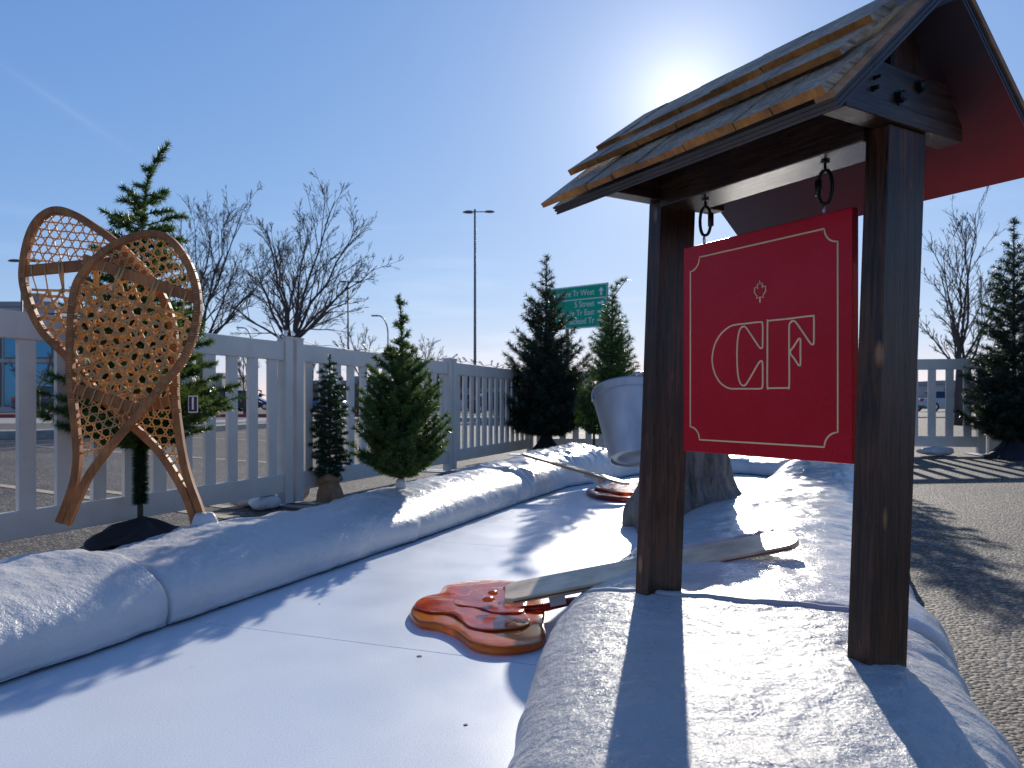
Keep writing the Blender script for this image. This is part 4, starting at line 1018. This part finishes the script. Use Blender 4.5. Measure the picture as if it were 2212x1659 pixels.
rp, pc = puddle('large glossy amber syrup pool on the deck under the long stick', out1, DZ + .001, .025, 'syrup', [(.80, (-.01, .035), .006, 1.0, (1.04, .9)), (.50, (.03, .06), .007, 2.6, (1.1, .8))])
# drips
for i, (u, v_, r_, el) in enumerate(((1098, 1272, .014, 1.3), (1118, 1268, .012, 1.6), (1065, 1281, .010, 1.8), (1055, 1295, .011, 1.9))):
    p = G(u, v_, .115); mb = MB(); vs = []
    mb.lathe([(.001, r_ * .9), (r_ * .6, r_ * .75), (r_ * .95, r_ * .3), (r_, 0), (r_ * .8, -r_ * .5)], (0, 0, 0), 14, Matrix(((el, 0, 0), (0, 1, 0), (0, 0, 1)))); mb.v = [(a + p.x, b + p.y, c_ + p.z) for a, b, c_ in mb.v]
    part('syrup_drop', mb, M['syrup'], rp, smooth=True)
mb = MB(); a = G(1180, 1312, .085); b = G(1258, 1296, .085); mb.tube([a + Vector((-.1, 0, -.01)), a, a.lerp(b, .5) + Vector((0, 0, .004)), b, b + Vector((.006, 0, 0))], [.012, .013, .014, .014, .011], 10)
part('syrup_strand', mb, M['syrup_dark'], rp, smooth=True)
out2 = [(1266, 1056), (1300, 1048), (1350, 1044), (1400, 1048), (1420, 1060), (1395, 1072), (1340, 1074), (1290, 1068)]
rp2, pc2 = puddle('small dark red syrup pool at the far end under the far stick', out2, DZ + .001, .035, 'syrup_dark', [(.8, (.03, .03), .02, 1.0, (1, 1))])
def stick(label, a, b, wd, th, roll, up0=None, strut=None):
    a, b = Vector(a), Vector(b); L = (b - a).length; d = (b - a).normalized(); sd = Vector((0, 0, 1)).cross(d).normalized(); up = d.cross(sd)
    q = Matrix.Rotation(roll, 3, d); sd = q @ sd; up = q @ up
    rt = empty('wooden_stick', a, label, 'stick', 'giant craft sticks')
    Mx = Matrix(((d.x, sd.x, up.x), (d.y, sd.y, up.y), (d.z, sd.z, up.z)))
    rt.rotation_euler = Mx.to_euler()
    h = wd / 2; prof = []
    for i in range(13): an = R(-90 + 180 * i / 12); prof.append((L - h * .75 + math.cos(an) * h * .75, math.sin(an) * h))
    prof += [(.03, h), (0, h - .02), (0, -h + .02), (.03, -h)]
    mb = MB(); mb.prism([(x, y, .0) for x, y in prof], (0, 0, th)); s = part('stick_board', mb, M['stick'], rt, local=True, fix=True, bevel=.003)
    mb = MB(); mb.prism([(L / 2 + (x - L / 2) * .998, y * 1.006, th * .3) for x, y in prof], (0, 0, th * .28)); part('edge_band', mb, M['stick_edge'], s, local=True, fix=True)
    if strut:
        mb = MB()
        for x in strut: mb.box((x, 0, -.022), (.05, wd * .5, .044)); mb.box((x + .05, 0, -.012), (.1, wd * .35, .02))
        part('strut', mb, M['white_strut'], rt, local=True)
    return rt
a = G(1092, 1290, .125); b = Vector(((1722 - CU) / F * 2.36, 2.36, zv(1168, 2.36)))
stick('long pale wooden stick from the amber syrup up over the foreground snow bank', a, b, .165, .018, R(5), strut=(.16,))
a2 = G(1352, 1048, .16); b2 = AT(1132, 984, 5.75)
stick('shorter pale wooden stick on the far snow bank', a2, b2, .17, .02, R(6), strut=(.22,))
# exposed pink foam edge behind the long stick
mb = MB(); pts = []
for i in range(14):
    u = 1478 + i * 15; v_ = 1186 - i * 2.6; Yp = 2.52 - i * .004; pts.append(AT(u, v_, Yp))
mb.tube(pts, [.010 + .008 * math.sin(i * 1.3) ** 2 for i in range(14)], 8); o = part('foam_edge', mb, M['pink'], None, smooth=True); o.parent = far

# ------------------------------------------------------------------ sandbags
def bag(label, x, y, z, sx, sy, sz, rz, m='white_bag', seed=0):
    mb = MB(); vs = []; n, k_ = 28, 14; Mz = Matrix.Rotation(rz, 3, 'Z')
    for j in range(k_ + 1):
        ph = math.pi * j / k_
        for i in range(n):
            th_ = 2 * math.pi * i / n; cx_, sx_ = math.cos(th_), math.sin(th_)
            p = Vector((math.copysign(abs(math.sin(ph) * cx_) ** .75, cx_) * sx, math.copysign(abs(math.sin(ph) * sx_) ** .75, sx_) * sy, math.cos(ph) * sz))
            nn = noise.fractal(p * 9 + Vector((seed, 0, 0)), 1, 2, 4) * .55; p *= 1 + nn * .5; q = Mz @ p; vs.append((x + q.x, y + q.y, max(z + sz + q.z, z + .003)))
    mb.add(vs, [(j * n + i, j * n + (i + 1) % n, (j + 1) * n + (i + 1) % n, (j + 1) * n + i) for j in range(k_) for i in range(n)])
    o = part('sandbag', mb, M[m], None, smooth=True, fix=True); tag(o, label, 'sandbag', 'white sandbags weighing the fence'); return o
p = G(615, 1052); bag('knotted white sandbag standing behind the paired fence posts', -1.64, 5.78, 0, .09, .09, .17, .3, seed=2)
bag('flat white sandbag under the fence left of the paired posts', -1.72, 5.24, 0, .13, .09, .05, 1.2, seed=5)
bag('flat white sandbag behind the pickets near the paired posts', -1.86, 5.40, 0, .14, .09, .06, .9, seed=7)
bag('small white sandbag at the foot of the right hand fence', 5.15, 9.15, .1, .2, .12, .05, .1, seed=9)

# ------------------------------------------------------------------ bare trees
def bare_tree(label, base, fork, limbs, seed, r0, twig=.008, group='bare deciduous trees beyond the fence', depth=3, up=.35, dens_=.85):
    rng = random.Random(seed); base, fork = Vector(base), Vector(fork)
    rt = empty('bare_tree', base, label, 'bare tree', group)
    mb = MB(); mb.tube([base, base.lerp(fork, .5) + Vector((rng.uniform(-.05, .05), 0, 0)), fork, fork + Vector((0, 0, .15))], [r0 * 1.25, r0, r0 * .95, r0 * .6], 10); part('trunk', mb, M['bark_bare'], rt, smooth=True)
    br = MB(); tw = MB()
    def grow(p0, p1, ra, lev):
        L = (p1 - p0).length; n = 6 if lev == 0 else 4; pts = [p0]
        side = Vector((rng.uniform(-1, 1), rng.uniform(-1, 1), rng.uniform(-.3, .6))) * L * .05
        for i in range(1, n + 1):
            t = i / n; p = p0.lerp(p1, t) + side * math.sin(math.pi * t) + Vector((rng.uniform(-1, 1), rng.uniform(-1, 1), rng.uniform(-1, 1))) * L * .018 * (t < 1); pts.append(p)
        rb = max(twig * .6, ra * .22)
        (br if lev < 2 else tw).tube(pts, [max(ra + (rb - ra) * i / n, twig * .7) for i in range(n + 1)], 5 if lev < 2 else 3, cap=False)
        if lev >= depth: return
        nc = int((12 if lev == 0 else 9 if lev == 1 else 6) * dens_)
        for k in range(nc):
            f = rng.uniform(.18, 1.0) if lev else .15 + .85 * (k + rng.random()) / nc
            i = min(int(f * n), n - 1); q = pts[i].lerp(pts[i + 1], f * n - i); d = (pts[i + 1] - pts[i]).normalized()
            ax = Vector((rng.gauss(0, 1), rng.gauss(0, 1), rng.gauss(0, 1))); ax = (ax - d * ax.dot(d)).normalized()
            an = R(rng.uniform(18, 48)); dd = (d * math.cos(an) + ax * math.sin(an) + Vector((0, 0, up * .45))).normalized()
            l = L * rng.uniform(.28, .5) * (1.15 - .55 * f); grow(q, q + dd * l, max(ra * (1 - .7 * f) * .55, twig * .8), lev + 1)
    for e in limbs: grow(fork + Vector((rng.uniform(-.1, .1), rng.uniform(-.1, .1), rng.uniform(-.1, .15))), Vector(e), r0 * rng.uniform(.3, .4), 0)
    b_ = part('branches', br, M['bark_bare'], rt); part('twigs', tw, M['bark_bare'], b_)
    return rt
def limbs_at(Y, L, seed, spread=2.0):
    rng = random.Random(seed); return [AT(u, v_, Y) + Vector((0, rng.uniform(-spread, spread), 0)) for u, v_ in L]
Y = 24
bare_tree('wide spreading bare tree above the paired fence posts', (*AT(640, 905, Y).xy, 0), AT(628, 745, Y), limbs_at(Y, [(495, 650), (520, 545), (565, 500), (600, 520), (660, 540), (725, 440), (765, 478), (800, 560), (790, 650), (700, 520), (630, 600), (560, 600), (740, 600)], 1), 12, .15, .0072)
bare_tree('second bare tree of the left pair behind the fir and snowshoes', (*AT(430, 905, Y + 1).xy, 0), AT(432, 760, Y + 1), limbs_at(Y + 1, [(410, 470), (455, 430), (470, 520), (560, 490), (580, 540), (530, 620), (370, 520), (345, 600), (500, 560)], 2), 15, .14, .0072)
Y = 21
bare_tree('upright bare tree right of the dark sign post', (*AT(2072, 925, Y).xy, .08), AT(2074, 800, Y), limbs_at(Y, [(2010, 560), (2040, 600), (2070, 520), (2100, 500), (2122, 455), (2135, 560), (2000, 700), (2020, 690), (2150, 620)], 3, 1.2), 18, .11, .0075, up=.6, dens_=.68)
Y = 48
bare_tree('small distant bare tree by the thin pole', (*AT(775, 890, Y).xy, 0), AT(778, 820, Y), limbs_at(Y, [(745, 745), (765, 720), (790, 715), (808, 735), (760, 770)], 4), 21, .13, .014, depth=2)
bare_tree('small distant bare tree behind the middle fir', (*AT(920, 890, Y).xy, 0), AT(918, 815, Y), limbs_at(Y, [(895, 760), (912, 735), (930, 740), (945, 765)], 5), 22, .12, .014, depth=2)
Y = 40
bare_tree('thin distant bare tree seen through the fence left of the paired posts', (*AT(601, 905, Y).xy, 0), AT(600, 850, Y), limbs_at(Y, [(575, 770), (590, 750), (612, 752), (630, 775)], 6), 23, .13, .014, depth=2)
bare_tree('thin distant bare tree seen through the fence right of the paired posts', (*AT(665, 905, Y).xy, 0), AT(667, 850, Y), limbs_at(Y, [(645, 775), (660, 760), (680, 755), (694, 790)], 7), 24, .12, .014, depth=2)
bare_tree('distant bare tree in front of the glass building at the left', (*AT(82, 905, Y).xy, 0), AT(82, 850, Y), limbs_at(Y, [(52, 790), (70, 765), (95, 760), (110, 790)], 8), 25, .12, .014, depth=2)
bare_tree('thin distant bare tree seen between pickets by the little fir', (*AT(530, 905, Y).xy, 0), AT(530, 850, Y), limbs_at(Y, [(512, 770), (528, 752), (545, 765)], 9), 26, .1, .014, depth=2)

# ------------------------------------------------------------------ lamps, road sign
def lamp_post(label, u, vtop, Y, heads, r=.09, group='tall parking lot lamps', arm=.9):
    b = AT(u, 869, Y); top = AT(u, vtop, Y); rt = empty('lamp_post', (b.x, b.y, 0), label, 'lamp post', group)
    mb = MB(); mb.tube([(b.x, b.y, 0), (b.x, b.y, top.z)], [r * 1.25, r * .8], 10); part('pole', mb, M['pole'], rt, smooth=True)
    mb = MB(); mb.box((b.x, b.y, .25), (r * 4, r * 4, .5)); part('footing', mb, M['concrete'], rt)
    for an, dz in heads:
        al = arm * (.35 if abs(an - 3.14) < 1 else 1.0)
        d = Vector((math.cos(an), math.sin(an), 0)); s = top + Vector((0, 0, -.15 + dz)); e = s + d * al
        mb = MB(); mb.tube([s, e], r * .4, 6); a_ = part('arm', mb, M['pole'], rt)
        mb = MB(); Mx = Matrix(((d.x, -d.y, 0), (d.y, d.x, 0), (0, 0, 1)))
        mb.lathe([(.02, -.06), (.28, -.06), (.36, .0), (.22, .08), (.03, .1)], (0, 0, 0), 14); mb.v = [tuple(e + d * .3 + Mx @ Vector((x * 1.25, y * .6, z))) for x, y, z in mb.v]; part('lamp_head', mb, M['pole'], a_)
    return rt
lamp_post('tall grey three headed lamp post in the open sky', 1026, 452, 60, ((2.8, .0), (3.5, -.15), (0, -.05)), r=.10, arm=.85)
lamp_post('slim lamp post rising through the wide bare tree', 752, 605, 75, ((0.3, 0), (2.9, 0)), r=.09, arm=.7)
lamp_post('lamp post at the left edge behind the snowshoe', 47, 558, 48, ((3.1, 0), (0, 0)), r=.07, arm=.5)
def curved_lamp(label, u, vtop, Y, arc_m):
    b = AT(u, 869, Y); t = AT(u, vtop, Y).z; rt = empty('curved_lamp_post', (b.x, b.y, 0), label, 'lamp post', 'curved arm street lamps')
    pts = [(b.x, b.y, 0), (b.x, b.y, t * .8)] + [(b.x - arc_m * (1 - math.cos(R(a))), b.y, t * .8 + t * .2 * math.sin(R(a))) for a in range(10, 91, 10)]
    mb = MB(); mb.tube(pts, .07, 8); part('pole', mb, M['pole'], rt, smooth=True)
    mb = MB(); mb.box((b.x - arc_m - .35, b.y, t + .0), (.8, .3, .14)); part('lamp_head', mb, M['pole'], rt, bevel=.04)
curved_lamp('curved street lamp beside the middle fir tip', 838, 682, 80, 1.0)
curved_lamp('curved street lamp over the fence left of the paired posts', 543, 708, 90, 1.0)
# green direction sign
Yr = 40; ur = AT(1314, 610, Yr); dl = Vector((-.782, .623, 0)); Ls = 4.0; hs = 2.33
gs = empty('road_sign', (ur + dl * 1.95).xy.to_3d(), 'large green road sign with white place names between two firs', 'road sign')
base_z = ur.z - hs; nrm = Vector((-.623, -.782, 0)); Mx = Matrix(((-dl.x, -nrm.x, 0), (-dl.y, -nrm.y, 0), (0, 0, 1)))
mb = MB(); mb.box(ur + dl * Ls / 2 + Vector((0, 0, -hs / 2)), (Ls, .05, hs), Mx); gp = part('green_panel', mb, M['green_sign'], gs)
mb = MB()
for zz in (0.04, .72, .76, hs - .04):
    pass
c = ur + dl * Ls / 2 + nrm * .03
for zc, t in ((-.012 - .03, .05), (-.76, .05), (-hs + .04, .04)): mb.box(c + Vector((0, 0, zc)), (Ls - .1, .012, t), Mx)
for s in (-1, 1): mb.box(c - dl * s * (Ls / 2 - .06) + Vector((0, 0, -hs / 2)), (.04, .012, hs - .1), Mx)
part('white_border', mb, M['white'], gp)
def sign_text(txt, right, zc, size):
    vs, fs = text_mesh(txt, size, .004); w_ = max(v.x for v in vs); mb = MB()
    o = ur + dl * (right) + nrm * .035 + Vector((0, 0, zc)); mb.add([tuple(o + (-dl) * ((v.x - w_) * .86) + Vector((0, 0, v.y)) + nrm * v.z) for v in vs], fs); part('sign_words', mb, M['white'], gp)
def arrow(zc, up, sz=.34):
    sh_ = [(-.5, -.12), (.05, -.12), (.05, -.36), (.5, 0), (.05, .36), (.05, .12), (-.5, .12)]
    o = ur + dl * .42 + nrm * .032 + Vector((0, 0, zc)); P = [o + (-dl) * (x if not up else y) * sz * 1.3 + Vector((0, 0, (y if not up else x) * sz * 1.3)) for x, y in sh_]
    mb = MB(); mb.prism(P, nrm * .006); part('arrow', mb, M['white'], gp, fix=True)
for t_, z_, u_ in (('Glenmore Tr West', -.42, 1), ('5 Street', -1.04, 0), ('Glenmore Tr East', -1.50, 0), ('Macleod Tr', -1.95, 0)):
    sign_text(t_, .85, z_, .46); arrow(z_, u_)
mb = MB(); pz = ur + dl * 2.6; mb.box((pz.x, pz.y + .1, (base_z + .6) / 2), (.16, .12, base_z + .6)); part('post', mb, M['pole'], gs)
mb = MB(); pz = ur + dl * 3.6; mb.box((pz.x, pz.y + .1, (base_z + .6) / 2), (.16, .12, base_z + .6)); part('post', mb, M['pole'], gs)

# ------------------------------------------------------------------ far buildings
def building(label, u0, u1, vtop, Y, depth, m, wins=None, base=0, roof=.4, rooftop=None, band=None, glass='glass_dark'):
    a, b = AT(u0, vtop, Y), AT(u1, vtop, Y); h = a.z; cx_ = (a.x + b.x) / 2; wd = b.x - a.x
    rt = empty('building', (cx_, Y + depth / 2, 0), label, 'building', 'buildings beyond the parking lot')
    mb = MB(); mb.box((cx_, Y + depth / 2, h / 2 - roof / 2), (wd, depth, h - roof)); part('wall', mb, M[m], rt)
    mb = MB(); mb.box((cx_, Y + depth / 2, h - roof / 2 + .01), (wd + .3, depth + .3, roof)); part('roof', mb, M['bld_grey'], rt)
    if wins:
        nx, nz, ww, wh, z0_, dz = wins
        for j in range(nz):
            for i in range(nx):
                x = a.x + wd * (i + .5) / nx; mb = MB(); mb.box((x, Y - .02, z0_ + j * dz), (ww + .2, .06, wh + .2)); f = part('window', mb, M['pole'], rt)
                mb = MB(); mb.box((x, Y - .06, z0_ + j * dz), (ww, .04, wh)); part('pane', mb, M[glass], f)
    if rooftop:
        for x_, s_ in rooftop: mb = MB(); mb.box((a.x + wd * x_, Y + 3, h + s_ / 2), (s_ * 1.4, s_, s_)); part('roof_unit', mb, M['bld_grey'], rt)
    return rt
building('tall beige building with blue glass at the left edge', -330, 118, 652, 58, 16, 'bld_beige', (8, 2, 1.6, 3.2, 2.1, 3.7), glass='glass_blue', rooftop=((.8, 1.0),))
building('narrow dark building seen between pickets by the fir', 459, 480, 806, 95, 8, 'bld_grey', (1, 1, 1.0, 1.4, 2.0, 2))
building('low brown roofed building behind the small fir', 655, 860, 822, 85, 12, 'bld_brown', (7, 1, .9, 1.3, 1.4, 1), rooftop=((.25, .6), (.5, .6), (.85, .6)))
building('long grey office block behind the bulb strung fence', 862, 1106, 798, 70, 14, 'bld_grey', (11, 2, 1.0, 1.0, 1.1, 1.5))
building('pale low building beyond the far end of the hole', 1108, 1400, 848, 110, 12, 'bld_beige', (10, 1, 1.4, 1.0, 1.1, 1))
building('pale beige shop building at the right behind the fence', 2035, 2130, 822, 75, 12, 'bld_beige', (3, 1, .9, 1.2, 1.4, 1))
building('low beige building seen right of the sign post', 1880, 2032, 842, 90, 12, 'bld_beige', (5, 1, 1.1, 1.0, 1.1, 1))
building('low grey warehouse at the right edge', 2140, 2400, 836, 85, 12, 'bld_grey', (5, 1, 1.4, 1.0, 1.2, 1))
building('low distant building between pickets by the left kerb', 300, 455, 846, 110, 12, 'bld_brown', (6, 1, 1.2, .9, 1.0, 1))
# far wood on the horizon
rng = np.random.default_rng(8); vs, fs = [], []
for i in range(170):
    x = rng.uniform(-260, 330); y = rng.uniform(190, 240); h = rng.uniform(3, 6.5); r = rng.uniform(1.4, 3.0)
    for k in range(70):
        t = rng.random(); a = rng.uniform(0, 6.28); rr = r * (1 - t) ** .7 * rng.uniform(.3, 1); p = Vector((x + rr * math.cos(a), y + rr * math.sin(a), h * t + .2)); s = .55
        q = [p + Vector(rng.normal(size=3)) * s for _ in range(3)]; n0 = len(vs); vs += [tuple(v_) for v_ in q]; fs.append((n0, n0 + 1, n0 + 2))
o = mesh_obj('far_wood', vs, fs, M['needle_dark']); tag(o, 'dark low line of distant trees on the horizon', 'trees', kind='stuff')

# ------------------------------------------------------------------ cars
def car(label, x, y, rz, paint, kind='sedan', z=0):
    rt = empty('parked_car', (x, y, z), label, 'car', 'cars parked beyond the fence', rz)
    H = {'sedan': 1.42, 'suv': 1.72}[kind]; Lh = 2.25; W2 = .88; belt = .92 if kind == 'sedan' else 1.05
    prof = [(-Lh, .42), (-Lh + .03, .78), (-Lh + .12, belt - .04), (-1.5, belt), (-.2, belt + .02), (1.0, belt - .02), (1.8, belt - .14), (2.15, belt - .3), (Lh, .55), (Lh - .02, .35), (1.8, .26), (-1.9, .26)]
    mb = MB(); n = len(prof); vs = []
    for s, k in ((-W2, 1), (-W2 * .96, 1), (W2 * .96, 1), (W2, 1)):
        for x_, z_ in prof:
            inset = .03 if abs(s) == W2 else 0; zz = z_ if abs(s) < W2 else .26 + (z_ - .26) * .94; vs.append((x_ * (1 - inset * .4), s, zz))
    fs = [tuple(range(n)), tuple(3 * n + i for i in range(n - 1, -1, -1))] + [(j * n + (i + 1) % n, j * n + i, (j + 1) * n + i, (j + 1) * n + (i + 1) % n) for j in range(3) for i in range(n)]
    mb.add(vs, fs); part('body', mb, M[paint], rt, local=True, bevel=.03, fix=True)
    rear = -2.05 if kind == 'suv' else -1.55; rt_ = rear + (.25 if kind == 'suv' else .6)
    cab = [(rear, belt - .02), (rt_, H - .06), (.3, H - .02), (1.25, belt - .02)]
    mb = MB(); b4 = [(rear, -.80, belt - .02), (1.25, -.80, belt - .02), (1.25, .80, belt - .02), (rear, .80, belt - .02)]; t4_ = [(rt_, -.62, H - .05), (.35, -.62, H - .05), (.35, .62, H - .05), (rt_, .62, H - .05)]
    mb.hexa(b4, t4_); part('windows', mb, M['glass_dark'], rt, local=True, bevel=.02)
    mb = MB(); mb.box(((rt_ + .35) / 2, 0, H - .025), (.35 - rt_ + .08, 1.28, .05)); part('roof', mb, M[paint], rt, local=True, bevel=.02)
    for x_ in (-1.4, 1.4):
        for s in (-1, 1):
            mb = MB(); Mr = Matrix.Rotation(R(90), 3, 'X'); mb.lathe([(.2, -.1), (.33, -.1), (.34, 0), (.33, .1), (.2, .1)], (x_, s * .80, .33), 18, Mr); wh = part('wheel', mb, M['tyre'], rt, local=True)
            mb = MB(); mb.lathe([(.2, -.11), (.19, .11)], (x_, s * .80, .33), 12, Mr); part('rim', mb, M['steel'], wh, local=True)
    for s in (-1, 1):
        mb = MB(); mb.box((-Lh + .06, s * .68, belt - .12), (.08, .3, .2)); part('tail_light', mb, M['tail'], rt, local=True)
        mb = MB(); mb.box((Lh - .06, s * .6, belt - .36), (.08, .34, .13)); part('headlight', mb, M['white'], rt, local=True)
    mb = MB(); mb.box((-Lh + .0, 0, .62), (.03, .5, .13)); part('number_plate', mb, M['white'], rt, local=True)
p = G(66, 896); car('dark blue sport utility car parked left behind the pickets', p.x, 47, R(78), 'car_navy', 'suv')
car('bright blue car far off between pickets left of the paired posts', AT(545, 0, 75).x, 75, R(5), 'car_blue')
car('light blue car far off seen beside the small fir', AT(700, 0, 78).x, 78, R(175), 'car_blue')
car('black car with red tail lights far off by the fir branch tip', AT(505, 0, 62).x, 62, R(60), 'car_black', 'suv')
car('silver car parked before the grey office block', AT(1000, 0, 56).x, 56, R(0), 'car_silver')
car('dark car parked in the open lot beyond the far left fence', AT(1075, 0, 50).x, 50, R(10), 'car_black')
car('white car parked beyond the right hand fence', AT(2038, 0, 52).x, 52, R(10), 'car_silver', z=.1)
car('red car parked beyond the right hand fence under the bare tree', AT(2110, 0, 58).x, 58, R(5), 'car_red', z=.1)
print('objects', len(bpy.data.objects))
